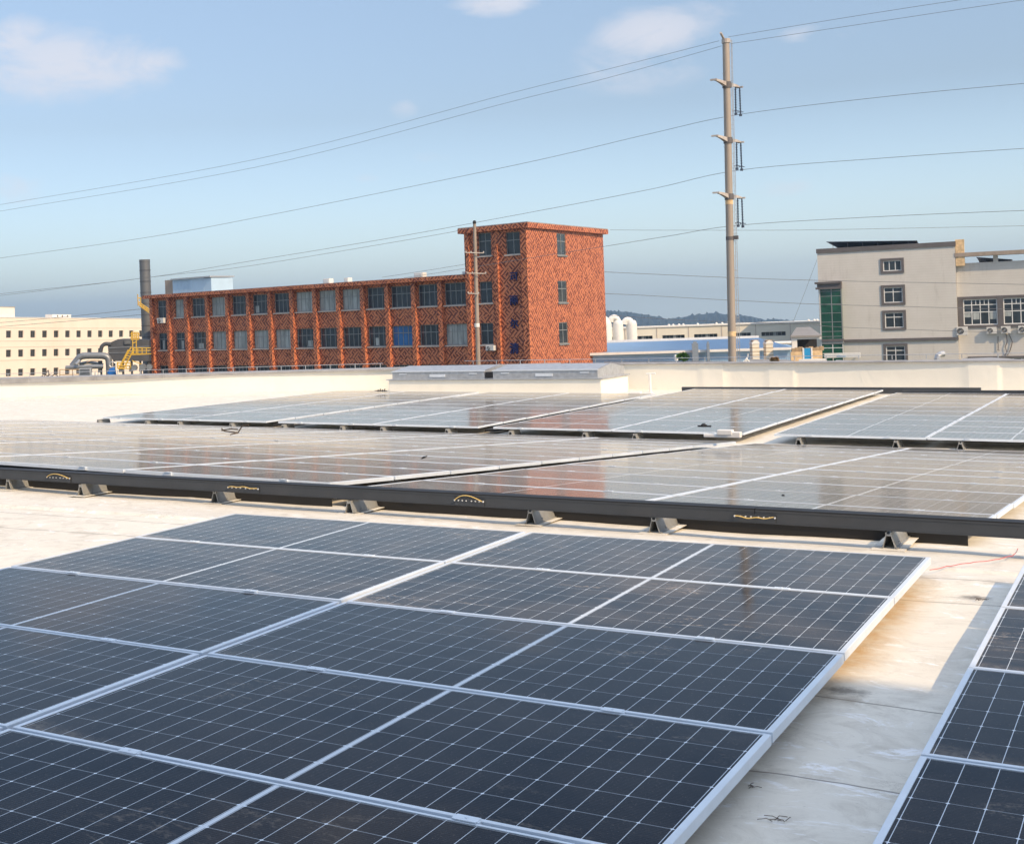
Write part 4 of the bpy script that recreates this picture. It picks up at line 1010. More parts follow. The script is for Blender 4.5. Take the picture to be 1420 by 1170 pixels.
for k, (ua, ub, zb, zt_) in enumerate(holes):
    b = MB(); o = .08; fw = .1
    b.box(ua, ub, o, o + .07, zb, zb + fw); b.box(ua, ub, o, o + .07, zt_ - fw, zt_); b.box(ua, ua + fw, o, o + .07, zb + fw, zt_ - fw); b.box(ub - fw, ub, o, o + .07, zb + fw, zt_ - fw)
    for j in range(1, 4): u = ua + (ub - ua) * j / 4; b.box(u - .05, u + .05, o + .003, o + .066, zb + fw, zt_ - fw)
    for t in (.22, .50): z = zt_ - (zt_ - zb) * t; b.box(ua + fw, ub - fw, o - .003, o + .06, z - .05, z + .05)
    for j in (1, 2): u = ua + (ub - ua) * (j + .5) / 4; b.box(u - .04, u + .04, o + .005, o + .06, zt_ - (zt_ - zb) * .22, zt_ - fw)
    w = b.build('window', 'wframe_w', Fw.root); MB().box(ua + .05, ub - .05, o + .03, o + .05, zb + .05, zt_ - .05).build('pane', 'glass', w)
    for j in (0, 1, 3):
        if (j + k) % 3 == 2: continue
        u = ua + (ub - ua) * j / 4; zm = zt_ - (zt_ - zb) * .53; MB().box(u + .12, u + (ub - ua) / 4 - .12, o + .022, o + .028, zm - (zm - zb) * (.35 + .2 * (j % 2)), zm).build('blind', 'curtain', w)
for ua, ub, zb, zt_ in holes2: MB().box(ua, ub, .12, .15, zb, zt_).build('low_window', 'glass_dk', Fw.root)
MB().box(0, L, .32, 12, 0, zt - .02).build('rear_block', 'paletile', Fw.root)
c1, c0 = Fw.at(1380, 348.2, -1)[1], Fw.at(1380, 353.6, -1)[1]
MB().box(-.1, L, -.95, 1.4, c0, c1).build('canopy_beam', 'concrete', Fw.root)
up = Fw.at(1380.5, 357, .1)[0]; MB().box(up - .25, up + .25, .0, .5, zt, c0 - .002).build('canopy_post', 'paletile', Fw.root)
MB().box(.02, .95, -.85, .1, zt - .3, c1 + 1.6).build('corner_stone', 'orange', Fw.root)
ll, lm = Fw.at(1400, 493.5)[1], Fw.at(1400, 495.5)[1]; MB().box(.9, L, -.35, -.002, lm, ll).build('string_course', 'surround', Fw.root)
for k, q in enumerate(((1326.3, 1342, 453.2, 465.5, 'white air conditioner at the inner corner, under the first wing windows'), (1368, 1382, 453.6, 463.5, 'white air conditioner under the wing windows, second from the corner'),
                       (1388, 1401.5, 452.4, 463, 'white air conditioner under the wing windows, third from the corner'), (1412, 1427, 451.8, 462.5, 'white air conditioner under the wing windows, cut by the right edge'))):
    ac_unit(Fw, q[0], q[1], q[2], q[3], -1.1 if k == 0 else -.6, q[4])
# hanging cables on the wing
for pts_, lb in ((((1395, 463), (1397, 473), (1394, 481), (1396, 488), (1393, 493)), 'dark cable hanging below the third air conditioner'), (((1399, 463), (1404, 474), (1401, 485), (1397, 493)), 'dark looping cable hanging right of the third air conditioner'),
                 (((1384, 466), (1384.3, 484), (1386, 486), (1383, 485)), 'thin pipe with a hooked end hanging between the air conditioners')):
    tag(MB().tube([Fw.P + Fw.X * Fw.at(x, y, -.15)[0] - Fw.Y * .15 + Vector((0, 0, Fw.at(x, y, -.15)[1])) for x, y in pts_], .045, 5).build('hanging_cable', 'surround'), lb, 'cable')
# dark solar panels on the office roofs
for nm_, F_, xa, xb, ya, yb, lb in (('a', Fg, 1146, 1272, 335.2, 341.5, 'dark solar panels tilted on the roof of the office block'), ('b', Fw, 1354, 1404, 356.5, 363.5, 'dark solar panels seen under the canopy beam of the wing')):
    ua, z1 = F_.at(xa, ya, 2); ub, z0 = F_.at(xb, yb - 3, 2); z0b = F_.at(xa, yb, 2)[1]
    r = empty('roof_solar_array', lb, 'solar panel', mat=F_.M @ Matrix.Translation((ua, 2, z1)))
    b = MB(); D = ub - ua
    b.add([(0, 0, 0), (D, 0, -.5), (D, 4, -1.0), (D * .12, 4, -.9), (0, 0, -.05), (D, 0, -.55), (D, 4, -1.05), (D * .12, 4, -.95)], [(0, 1, 2, 3), (7, 6, 5, 4), (0, 4, 5, 1), (1, 5, 6, 2), (2, 6, 7, 3), (3, 7, 4, 0)])
    b.build('panel_table', 'insul', r)
    b = MB()
    for k in range(6): u = D * (k + .4) / 6; b.box(u, u + .05, .3, .35, -1.6, -.1 - .5 * u / D)
    b.build('support_frame', 'surround', r)
# pipe elbow in front of the office
pts = [at_dist(x, y, 120) for x, y in ((1300, 505), (1300, 497), (1301, 493), (1304, 491), (1309, 490.5))]
tag(MB().tube(pts, .26, 10).build('vent_elbow', 'galv'), 'short bent metal vent pipe standing before the office wall', 'pipe')

# ---- cream factory at the left
Fc = Facade(0, 460, 250, 1750, 'cream_factory', 'long cream rendered factory with rows of small dark windows, at the left')
roll = Matrix.Translation(Fc.P + Vector((0, 0, 10))) @ Matrix.Rotation(.0, 4, FW) @ Matrix.Translation(-(Fc.P + Vector((0, 0, 10))))
Fc0, Fc1 = Fc.at(-160, 470)[0], Fc.at(330, 470)[0]
zt = Fc.at(98, 438)[1]
rows_ = [Fc.at(8, y)[1] for y in (458.2, 468.2, 484.8, 495, 511.8, 521.8)]
cols_ = [(8, 15), (25.5, 32.3), (42.5, 49), (59, 65.8), (75.3, 81.7), (91.2, 97.3), (106.8, 112.5), (121.8, 127.5), (136.2, 141.8), (150.7, 156.2), (165, 170), (179, 184), (192.5, 197.5), (206, 211), (219, 224), (232, 237)]
sl = -.0    # rows follow the photo's slight fall
# windows are set out by even spacing along the wall
u0, u1 = Fc.at(8, 460)[0], Fc.at(179, 460)[0]; pitch = (u1 - u0) / 11; ww = Fc.at(15, 460)[0] - u0
tilt = (Fc.at(179, 459.6)[1] - Fc.at(8, 458.2)[1]) / (u1 - u0)
print('tilt of cream factory rows', tilt)
holes = []
for r in range(3):
    for i in range(-8, 17):
        ua = u0 + pitch * i; holes.append((ua, ua + ww, rows_[2 * r + 1], rows_[2 * r]))
wall_with_holes(Fc, Fc0 - 40, Fc1, 0, zt, holes, 'beige', .35)
for (ua, ub, zb, zt_) in holes:
    if ua < Fc.at(-40, 460)[0] or ua > Fc.at(225, 460)[0]:
        continue
    b = MB(); o = .2; fw = .08
    b.box(ua, ub, o, o + .06, zb, zb + fw); b.box(ua, ub, o, o + .06, zt_ - fw, zt_); b.box(ua, ua + fw, o, o + .06, zb + fw, zt_ - fw); b.box(ub - fw, ub, o, o + .06, zb + fw, zt_ - fw)
    b.box((ua + ub) / 2 - .04, (ua + ub) / 2 + .04, o + .003, o + .055, zb + fw, zt_ - fw)
    w = b.build('window', 'surround', Fc.root); MB().box(ua + .04, ub - .04, o + .02, o + .04, zb + .04, zt_ - .04).build('pane', 'glass_dk', w)
MB().box(Fc0 - 40, Fc1, .36, 30, 0, zt - .02).build('rear_block', 'beige', Fc.root)
MB().box(Fc0 - 40, Fc1, -.08, .5, zt + .002, zt + .12).build('coping', 'white', Fc.root)
for zz in (rows_[1] - .6, rows_[0] + .5, rows_[3] - .6, rows_[2] + .5): MB().box(Fc0 - 40, Fc1, -.05, -.004, zz - .03, zz + .03).build('groove_trim', 'sill', Fc.root)
bpy.context.view_layer.update()
Fc.root.matrix_world = Matrix.Translation(Fc.P + Vector((0, 0, 10))) @ Matrix.Rotation(math.radians(2.4), 4, FW) @ Matrix.Translation(-(Fc.P + Vector((0, 0, 10)))) @ Fc.M
MC = Fc.root.matrix_world.copy()
ua, ub = Fc.at(9, 437)[0], Fc.at(35, 437)[0]
rb = empty('stair_housing', 'square cream housing on the roof of the cream factory', 'roof housing', mat=MC @ Matrix.Translation((ua, 3, zt)) @ Matrix.Rotation(math.radians(-28), 4, 'Z'))
w_ = (ub - ua) * .72
MB().box(0, w_, 0, w_ * .8, -3, 2.0).build('housing_wall', 'factory', rb); MB().box(-.1, w_ + .1, -.1, w_ * .8 + .1, 2.003, 2.15).build('housing_roof', 'cap', rb)
ua, ub = Fc.at(81, 437)[0], Fc.at(107, 437)[0]
r = empty('rooftop_unit', 'long low white unit on the roof edge of the cream factory', 'roof unit', mat=MC @ Matrix.Translation((ua, 2, zt))); Lw = ub - ua
MB().box(0, Lw, 0, 2, -.3, .75).build('casing', 'white', r); b = MB()
for t in (.25, .5, .78): b.box(Lw * t, Lw * t + .3, -.04, 0, .25, .6)
b.build('louvre', 'surround', r)

# ---- pale factory and blue sheds in the middle distance
Fm = Facade(841, 460, 190, -6500, 'pale_factory', 'long pale factory with ribbon windows behind the blue shed roofs')
m0, m1 = Fm.at(800, 460)[0], Fm.at(1175, 455)[0]; zt = Fm.at(960, 452.6)[1]
rib = [(829, 863), (875, 905), (918.5, 949.5), (962.6, 995), (1009.5, 1041.5), (1056, 1090)]
holes = [(Fm.at(a, 467)[0], Fm.at(c, 467)[0], Fm.at((a + c) / 2, 470.6 - .012 * (a - 841))[1], Fm.at((a + c) / 2, 465.4 - .016 * (a - 841))[1]) for a, c in rib]
zmin = sum(h[2] for h in holes) / 6; zmax = sum(h[3] for h in holes) / 6; holes = [(h[0], h[1], zmin, zmax) for h in holes]
wall_with_holes(Fm, m0, m1, 0, zt, holes, 'factory', .4)
for ua, ub, zb, zt_ in holes:
    b = MB(); o = .25; b.box(ua, ub, o, o + .05, zb, zb + .06); n = 6
    for k in range(n + 1): u = ua + (ub - ua - .06) * k / n; b.box(u, u + .06, o, o + .05, zb + .06, zt_)
    b.box(ua + (ub - ua) * .5, ua + (ub - ua) * .62, o - .02, o + .0, zb, zt_)
    w = b.build('window', 'wframe', Fm.root); MB().box(ua, ub, o + .02, o + .04, zb, zt_).build('pane', 'glass', w)
for px in (867, 911, 955, 1001, 1048, 1096): u = Fm.at(px, 460)[0]; MB().box(u - .05, u + .05, -.06, -.003, 0, zt).build('joint', 'sill', Fm.root)
MB().box(m0, m1, .42, 25, 0, zt - .03).build('rear_block', 'factory', Fm.root)
MB().box(m0, m1, -.15, .6, zt + .003, zt + .18).build('coping', 'white', Fm.root)
b = MB()
for px in (926, 932, 940, 946, 966, 992, 1000, 1120, 1128, 1132):
    u = Fm.at(px, 452, 4)[0]; b = MB().box(0, .34, 0, .34, 0, .16); b.lathe([(.15, 0), (.19, .09), (.11, .20), (.03, .26)], (.17, .17, .16), 8)
    o = b.build('roof_ventilator', 'white'); o.matrix_world = Fm.M @ Matrix.Translation((u, 4, zt)); tag(o, 'tiny white ventilator on the far pale factory roof', 'ventilator', 'ventilators on the pale factory roof')
# goosenecks
for px, h, lb in ((841, 20.5, 'white gooseneck duct half hidden by the tower'), (857, 22, 'tallest white gooseneck duct beside the brick tower'), (876, 14.5, 'lower white gooseneck duct, right of the tall one')):
    P = at_dist(px, 456, 178); s = 178 / F0
    b = MB(); r0 = 4.3 * s
    side_ = Vector((RT.x, RT.y, 0)).normalized(); pts = [Vector((0, 0, -4))] + [Vector((0, 0, h * .45 * s))]
    for k in range(9):
        a = math.pi * k / 8; pts.append(side_ * (-5.2 * s * (1 - math.cos(a))) + Vector((0, 0, h * .45 * s + 5.2 * s * 1.15 * math.sin(a))))
    b.tube(pts, r0, 12)
    root = empty('gooseneck_duct', lb, 'duct', 'white gooseneck ducts', loc=P)
    b.build('bend', 'white', root, smooth=True)
    b = MB().lathe([(7.2 * s, -3), (7.2 * s, 6.5 * s), (6 * s, 10.5 * s), (4.4 * s, 12 * s)], (0, 0, 0), 14); b.build('base_cone', 'white', root, smooth=True)
# blue sheds
Fd = Facade(841, 480, 120, -6500, 'blue_shed', 'long light blue metal shed with a pitched blue roof and white gutter')
d0, d1 = Fd.at(770, 490)[0], Fd.at(1100, 490)[0]; ze = Fd.at(940, 487.3)[1]; zr_ = Fd.at(940, 472.5, 26)[1]
b = MB(); b.box(d0, d1, 0, .2, 0, ze - .02)
n = 150
for k in range(n): u = d0 + (d1 - d0) * k / n; b.box(u, u + (d1 - d0) / n * .35, -.04, -.001, 0, ze - .03)
b.build('wall', 'bluewall', Fd.root)
b = MB(); n = 120
for k in range(n):
    u = d0 + (d1 - d0) * k / n; w = (d1 - d0) / n
    b.add([(u, -.4, ze), (u + w * .8, -.4, ze), (u + w * .8, 26, zr_), (u, 26, zr_), (u + w * .8, -.4, ze + .06), (u + w, -.4, ze + .06), (u + w, 26, zr_ + .06), (u + w * .8, 26, zr_ + .06)], [(0, 1, 2, 3), (4, 5, 6, 7), (1, 4, 7, 2)])
b.build('roof', 'blueroof', Fd.root)
MB().box(d0, d1, -.62, -.42, ze - .12, ze + .10).build('gutter', 'white', Fd.root)
MB().box(d0, d1, 26, 26.3, zr_ - 1, zr_ + .28).build('ridge_capping', 'white', Fd.root)
MB().box(d0, d1, .3, 26, 0, ze - .6).build('inner_block', 'render', Fd.root)
for px, lb in ((867.5, 'thin downpipe on the blue shed wall'),): pass
for px, lb in ((964, 'dark grey square stack standing before the blue shed wall'), (982, 'thin dark stack standing before the blue shed wall')):
    u = Fd.at(px, 495, -.6)[0]; wd = .26 if px == 964 else .11
    b = MB().box(-wd, wd, -.3, .1, -3, Fd.at(px, 479, -.6)[1] - ze + .2); b.box(-wd * .6, wd * .6, -.2, 0, Fd.at(px, 479, -.6)[1] - ze + .2, Fd.at(px, 478, -.6)[1] - ze + .3)
    o = b.build('stack', 'stackgrey'); o.matrix_world = Fd.M @ Matrix.Translation((u, -.8, ze)); tag(o, lb, 'stack')
for px, lb, w_ in ((1047, 'pale tiled square chimney with a rounded cap, left of a pair', 4.8), (1066, 'pale tiled square chimney with a rounded cap, right of a pair', 4.8)):
    P = at_dist(px, 500, 100); s = 100 / F0; X = Vector((RT.x, RT.y, 0)).normalized(); Y = Vector((-X.y, X.x, 0))
    root = empty('square_chimney', lb, 'chimney', mat=basis(X, Y, Vector((0, 0, 1)), Vector((P.x, P.y, P.z - 3))))
    hh = 3 + 23 * s; ww_ = w_ * s
    sh_ = MB().box(-ww_, ww_, -ww_, ww_, 0, hh).build('shaft', 'factory', root)
    b = MB()
    for k in range(5): b.box(-ww_ - .02, ww_ + .02, -ww_ - .02, ww_ + .02, 3.4 + k * .28 * 1, 3.44 + k * .28)
    b.build('band', 'rusty', root)
    pr_ = [(-ww_ * 1.15, hh + .003)] + [(ww_ * 1.15, hh + .003)] + [(ww_ * 1.15 * math.cos(a * math.pi / 8), hh + .003 + .28 * math.sin(a * math.pi / 8)) for a in range(1, 8)]
    MB().prism(pr_, -ww_ * 1.15, ww_ * 1.15, 'y').build('cap', 'white', root)
    pr2 = None
# blue annex and long white duct at right of the shed
Fa = Facade(1050, 490, 130, -6500, 'blue_annex', 'deeper blue shed annex with a long pale rolled duct on it')
a0, a1 = Fa.at(1026, 490)[0], Fa.at(1103, 490)[0]
MB().box(a0, a1, 0, 8, 0, Fa.at(1070, 481)[1]).build('wall', 'blueroof', Fa.root)
za, zb_ = Fa.at(1085, 477.5)[1], Fa.at(1085, 473)[1]
MB().tube([(Fa.at(1073, 478)[0], -.6, (za + zb_) / 2), (a1, -.6, (za + zb_) / 2)], (zb_ - za) * .55, 10).build('duct', 'white', Fa.root, smooth=True)
# open shed with orange blocks and blue gate
Fo = Facade(1098, 490, 96, -6500, 'open_shed', 'open-fronted lean-to with white beam, blue panel and orange blocks, left of the glass bay')
o0, o1 = Fo.at(1098.5, 480)[0], Fo.at(1139, 480)[0]
z1, z0 = Fo.at(1118, 467.5)[1], Fo.at(1118, 470.4)[1]
MB().box(o0, o1, 0, .3, z0, z1).build('beam', 'white', Fo.root)
MB().box(o0, o0 + .35, .0, .3, 0, z0 - .002).build('post', 'white', Fo.root)
b = MB(); b.add([(o0 - .1, -.2, z1 + .003), (o1, -.2, z1 + .003), (o1, 5, z1 + .55), (o0 + 1.0, 5, z1 + .55)], [(0, 1, 2, 3)]); b.add([(o0 - .1, -.2, z1 + .13), (o1, -.2, z1 + .13), (o1, 5, z1 + .65), (o0 + 1.0, 5, z1 + .65)], [(0, 1, 2, 3)])
b.add([(o0 - .1, -.2, z1 + .003), (o1, -.2, z1 + .003), (o1, -.2, z1 + .13), (o0 - .1, -.2, z1 + .13)], [(0, 1, 2, 3)]); b.build('roof', 'greyroof', Fo.root)
MB().box(o0 + .36, o1, 2.0, 2.2, 0, z0).build('rear_wall', 'darkvoid', Fo.root)
zm = Fo.at(1118, 482.5)[1]
e0, e1_, e2_, e3 = Fo.at(1096, 490)[0], Fo.at(1112, 490)[0], Fo.at(1126, 490)[0], o1
MB().box(e0, e1_, -.3, -.02, 0, zm - .25).build('block_wall', 'orange', Fo.root); MB().box(e1_ + .12, e2_ - .12, -.3, -.02, 0, zm).build('blue_gate', 'bluedeep', Fo.root); MB().box(e2_, e3, -.3, -.02, 0, zm - .2).build('block_wall', 'orange', Fo.root)
MB().box(e1_, e1_ + .11, -.34, -.02, 0, zm + .02).build('gate_post', 'white', Fo.root); MB().box(e2_ - .11, e2_ - .005, -.34, -.02, 0, zm + .02).build('gate_post', 'white', Fo.root)
b = MB()
for k in range(9):
    u = e0 + (e3 - e0) * (k + .3) / 9; b.box(u, u + .28, -.28, -.05, zm - (.245 if k < 4 else .195), zm + .05 * (k % 3))
b.build('coping_brick', 'rusty', Fo.root)
MB().box(e1_ - .5, o1, -2.2, -2.0, Fo.at(1125, 500, -2)[1] - .1, Fo.at(1125, 497.5, -2)[1]).build('low_rail', 'white', Fo.root)
# grey low roof slopes just beyond the parapet
def low_roof(name, pts, Z, label, mat='greyroof'):
    P = [at_dist(x, y, z) for (x, y), z in zip(pts, Z)]; c = P[0]
    b = MB(); vs = [p - c for p in P]; n = len(vs); b.add(vs + [v - Vector((0, 0, .25)) for v in vs], [tuple(range(n)), tuple(range(2 * n - 1, n - 1, -1))] + [(i, i + n, (i + 1) % n + n, (i + 1) % n) for i in range(n)])
    o = b.build('roof', mat); r = empty(name, label, 'building', loc=c); o.parent = r
    w = MB(); zb_ = GZ - c.z; v2 = [v - Vector((0, 0, .25)) for v in vs]; w.add([(v.x, v.y, v.z) for v in v2] + [(v.x, v.y, zb_) for v in v2], [(i, i + n, (i + 1) % n + n, (i + 1) % n) for i in range(n)])
    w.build('wall', 'render', r); return r
low_roof('low_shed', [(1020, 506), (1130, 506), (1090, 498.5), (1042, 498)], [60, 60, 72, 72], 'low shed with a flat grey sloping roof beyond the parapet, right of the pole')
low_roof('low_shed', [(1150, 506), (1235, 506), (1200, 500.5), (1160, 499)], [62, 60, 72, 72], 'low shed with a pale grey roof below the white sign board', 'cap')
low_roof('low_shed', [(1330, 505), (1440, 505), (1440, 500), (1375, 495.5), (1335, 497)], [62, 60, 70, 74, 74], 'low shed with a pale grey roof in front of the office wing', 'cap')
low_roof('low_shed', [(838, 508), (1010, 508), (1010, 501), (838, 501.5)], [70, 70, 84, 84], 'long low shed with a dark brown roof edge beyond the parapet', 'surround')
# white tank and green bush on the dark shed
P = at_dist(937.5, 500, 76); s = 76 / F0
b = MB().lathe([(2.7 * s, 0), (2.8 * s, 5.5 * s), (2.3 * s, 7.5 * s), (.8 * s, 8.3 * s)], n=14); o = b.build('water_tank', 'white', smooth=True); o.location = P; tag(o, 'small white upright water tank before the blue shed', 'tank')
def bush(name, px, py, Z, w, h, n, label, mats=('leafgreen',)):
    P = at_dist(px, py, Z); r = empty(name, label, 'plant', loc=P); rr = random.Random(int(px)); b = MB()
    for k in range(n):
        th, ph, q = rr.uniform(0, 6.28), rr.uniform(-1, 1), rr.random() ** .4
        c = Vector((math.cos(th) * w * q * math.sqrt(1 - ph * ph), math.sin(th) * w * q * math.sqrt(1 - ph * ph), h * .55 + h * .5 * ph * q)) * (1 + .2 * rr.random())
        a = Vector((rr.uniform(-1, 1), rr.uniform(-1, 1), rr.uniform(-1, 1))).normalized(); u = a.cross(Vector((.3, .5, .8))).normalized() * .07; a = a * .11
        b.add([c - a, c + u, c + a, c - u], [(0, 1, 2, 3)])
    b.build('foliage', mats[0], r); MB().tube([(0, 0, -.3), (.02, 0, h * .6)], .03, 6, r2=.012).build('stem', 'twig', r)
bush('potted_bush', 947, 501, 75, .30, .42, 260, 'small bright green bush beside the white water tank')
bush('potted_bush', 1074, 505, 58, .17, .28, 120, 'small reddish bush on the grey roof beyond the parapet', ('rusty',))
P = at_dist(1034, 505, 57); b = MB(); X = Vector((RT.x, RT.y, 0)).normalized()
b.tube([Vector((0, 0, -.4)), Vector((0, 0, .2))], .05, 6); b.tube([-X * .15 + Vector((0, 0, .05)), X * .1 + Vector((0, 0, .3)), X * .12 + Vector((0, 0, .45))], .025, 6); b.tube([X * .02 + Vector((0, 0, .25)), X * .28 + Vector((0, 0, -.05))], .04, 6)
o = b.build('floodlight_bracket', 'white'); o.location = P; tag(o, 'white angled bracket beyond the parapet right of the tall pole', 'bracket')

# ---- chimney stack and filter plant at the left
P = at_dist(204.5, 470, 158); s = 158 / F0
ch_ = empty('steel_chimney', 'tall grey banded steel chimney behind the left end of the brick workshop', 'chimney', loc=(P.x, P.y, GZ))
top = at_dist(204, 360, 158).z - GZ; r0 = 7.4 * s
MB().lathe([(r0 * 1.1, 0), (r0 * 1.08, 4.5), (r0, top - .3), (r0 * 1.03, top - .28), (r0 * 1.03, top), (r0 * .86, top), (r0 * .86, top - 1)], n=28).build('shaft', 'chimney', ch_, smooth=True)
for k in range(11): z = 5 + k * (top - 5) / 11; MB().lathe([(r0 * 1.075, z), (r0 * 1.075, z + .09)], n=28).build('band', 'darkplant', ch_)
def pbox(r, P, x0, x1, y0, y1, Z, dep, name, mat, bev=0.0):
    a = at_dist(x0, y1, Z); c = at_dist(x1, y0, Z); X = Vector((RT.x, RT.y, 0)).normalized(); Y = Vector((-X.y, X.x, 0))
    ua, ub = (a - P).dot(X), (c - P).dot(X); za, zb = at_dist((x0 + x1) / 2, y1, Z).z - P.z, at_dist((x0 + x1) / 2, y0, Z).z - P.z; yo = (a - P).dot(Y)
    return MB().box(ua, ub, yo, yo + dep, za, zb).build(name, mat, r, bevel=bev)
X = Vector((RT.x, RT.y, 0)).normalized(); Y = Vector((-X.y, X.x, 0)); ZP = 148.
def plant_root(name, px, label, cat): 
    P = at_dist(px, 500, ZP); P = Vector((P.x, P.y, GZ)); return empty(name, label, cat, mat=basis(X, Y, Vector((0, 0, 1)), P)), P
def PT(P, x, y, dz=0.):                         # pixel -> local point on the plant plane
    q = at_dist(x, y, ZP + dz) - P; return Vector((q.dot(X), q.dot(Y), q.z))
r, P = plant_root('filter_unit', 175, 'dark grey box-shaped filter unit with hopper left of the brick workshop', 'machine')
b = MB(); pf = [PT(P, *q) for q in ((152, 476), (166, 470), (182, 470), (209, 471), (209, 500), (160, 500), (153, 490))]
b.prism([(q.x, q.z) for q in pf], -2.0, 4.0, 'y'); b.build('hopper', 'darkplant', r)
for q in ((152, 482), (152, 489)): a = PT(P, *q); c = PT(P, 209, q[1]); MB().box(a.x, c.x, -2.08, -2.003, a.z - .05, a.z + .05).build('rib', 'midplant', r)
pbox(r, P, 172.5, 181, 471.5, 477, ZP - 2.2, .15, 'inspection_door', 'chimney')
b = MB(); n = 6
for x, y, rad in ((186, 510, 4), (198, 509, 4.4), (207, 509, 4)): c = PT(P, x, y, -6); b.tube([(c.x, c.y - .2, c.z), (c.x, c.y + .9, c.z)], rad * ZP / F0, 16)
b.build('fan_housing', 'midplant', r)
b = MB(); c = PT(P, 172, 500)
for x in (160, 172, 184, 196, 207): c = PT(P, x, 500); b.box(c.x - .12, c.x + .12, -1.5, -1.3, 0, c.z)
b.build('leg', 'darkplant', r)
r, P = plant_root('air_duct', 125, 'thick pale grey ducts bending down beside the filter unit', 'duct')
def ptube(pts, rad, nm, mat, parent, P, dz=-3):
    q = [PT(P, x, y, dz) for x, y in pts]; sm = []
    for i in range(len(q) - 1):
        for t in range(5): sm.append(q[i].lerp(q[i + 1], t / 5))
    sm.append(q[-1])
    for _ in range(2): sm = [sm[0]] + [(sm[i - 1] + sm[i] * 2 + sm[i + 1]) / 4 for i in range(1, len(sm) - 1)] + [sm[-1]]
    return MB().tube(sm, rad * ZP / F0, 14).build(nm, mat, parent, smooth=True)
ptube([(100, 508), (104, 503), (112, 493), (145, 493), (151, 497), (152, 524)], 4.6, 'main_duct', 'midplant', r, P)
ptube([(91, 510), (122, 508.5), (143, 508)], 3.0, 'low_duct', 'midplant', r, P, -4)
ptube([(106, 505), (111, 499.5)], 2.4, 'branch_duct', 'galv', r, P, -4.5)
ptube([(139, 500), (139, 524)], 3.0, 'drop_duct', 'darkplant', r, P, -2)
ptube([(139.5, 488), (141, 480), (146, 476.5), (154, 477)], 2.7, 'upper_bend', 'darkplant', r, P, -2)
ptube([(110, 505), (122, 502), (135, 504), (143, 506)], 2.2, 'side_duct', 'midplant', r, P, -2)
ptube([(120, 503), (126, 500), (138, 500)], .7, 'red_pipe', 'rusty', r, P, -3.5)
r, P = plant_root('blue_motor', 156, 'bright blue fan motor housing at the foot of the yellow stair', 'machine')
c = PT(P, 157, 517, -6); MB().tube([(c.x - .3, c.y, c.z - .2), (c.x - .1, c.y, c.z + .15), (c.x + .25, c.y, c.z + .2)], 5.4 * ZP / F0, 14).build('housing', 'blue', r, smooth=True)
c = PT(P, 156, 505.5, -6); b = MB(); b.tube([(c.x + .35 * math.cos(a / 2), c.y, c.z + .28 * math.sin(a / 2)) for a in range(0, 13)], .06, 6); b.build('hand_wheel', 'galv', r)
c = PT(P, 157, 530, -6); MB().box(c.x - .7, c.x + .7, c.y - .5, c.y + .5, 0, c.z + .8).build('plinth', 'darkplant', r)
# yellow stairs and platforms
r, P = plant_root('yellow_stair', 180, 'yellow steel stair and railed platforms on the filter unit', 'stairs')
def bars(segs, rad, nm, dz=-6, mat='grating'):
    b = MB()
    for s_ in segs: b.tube([PT(P, x, y, dz) for x, y in s_], rad * ZP / F0, 5)
    return b.build(nm, mat, r)
bars([((164, 512), (178, 485)), ((171, 512), (186, 484)), ((163, 509), (163, 502)), ((167, 507), (182, 481))], .95, 'stringer')
bars([((165 + k * 1.75, 510 - k * 3.3), (171 + k * 1.75, 510 - k * 3.3)) for k in range(8)], .55, 'tread')
bars([((163, 503), (181, 503)), ((163, 507), (181, 507)), ((163, 511), (181, 511)), ((163, 503), (163, 511)), ((169, 503), (169, 511)), ((175, 503), (175, 511)), ((181, 503), (181, 511))], .65, 'lower_landing')
bars([((183, 482.5), (209, 482.5)), ((183, 486), (209, 486)), ((183, 490.5), (209, 490.5)), ((185, 482.5), (185, 490.5)), ((191, 482.5), (191, 490.5)), ((197, 482.5), (197, 490.5)), ((203, 482.5), (203, 490.5))], .65, 'upper_landing')
MB().box(PT(P, 183, 491, -6).x, PT(P, 209, 491, -6).x, PT(P, 183, 491, -6).y, PT(P, 183, 491, -6).y + 1.2, PT(P, 195, 492, -6).z, PT(P, 195, 490.8, -6).z).build('deck', 'grating', r)
bars([((184, 490), (184, 462)), ((189, 490), (189, 462)), ((184, 476), (189, 474)), ((182, 461), (192, 461)), ((182, 466), (192, 466)), ((182, 471), (192, 471)), ((182, 461), (182, 471)), ((192, 461), (192, 471)), ((187, 461), (187, 471)), ((181, 463), (194, 463.4)), ((181, 468.5), (194, 469))], .75, 'ladder_cage')
bars([((199, 506), (183, 500)), ], .6, 'handrail')
r, P = plant_root('chimney_gallery', 200, 'small yellow railed gallery stair hugging the steel chimney', 'stairs')
bars([((191, 408), (191.5, 424)), ((191, 418), (207, 429)), ((193, 424), (207, 434)), ((191.5, 421), (207, 431.5)), ((195, 420), (195.5, 426)), ((199, 422.5), (199.5, 428.5)), ((203, 425), (203.5, 431)), ((191, 413), (195, 413.5)), ((195, 412), (195, 420))], .8, 'railing', dz=8 - 2)
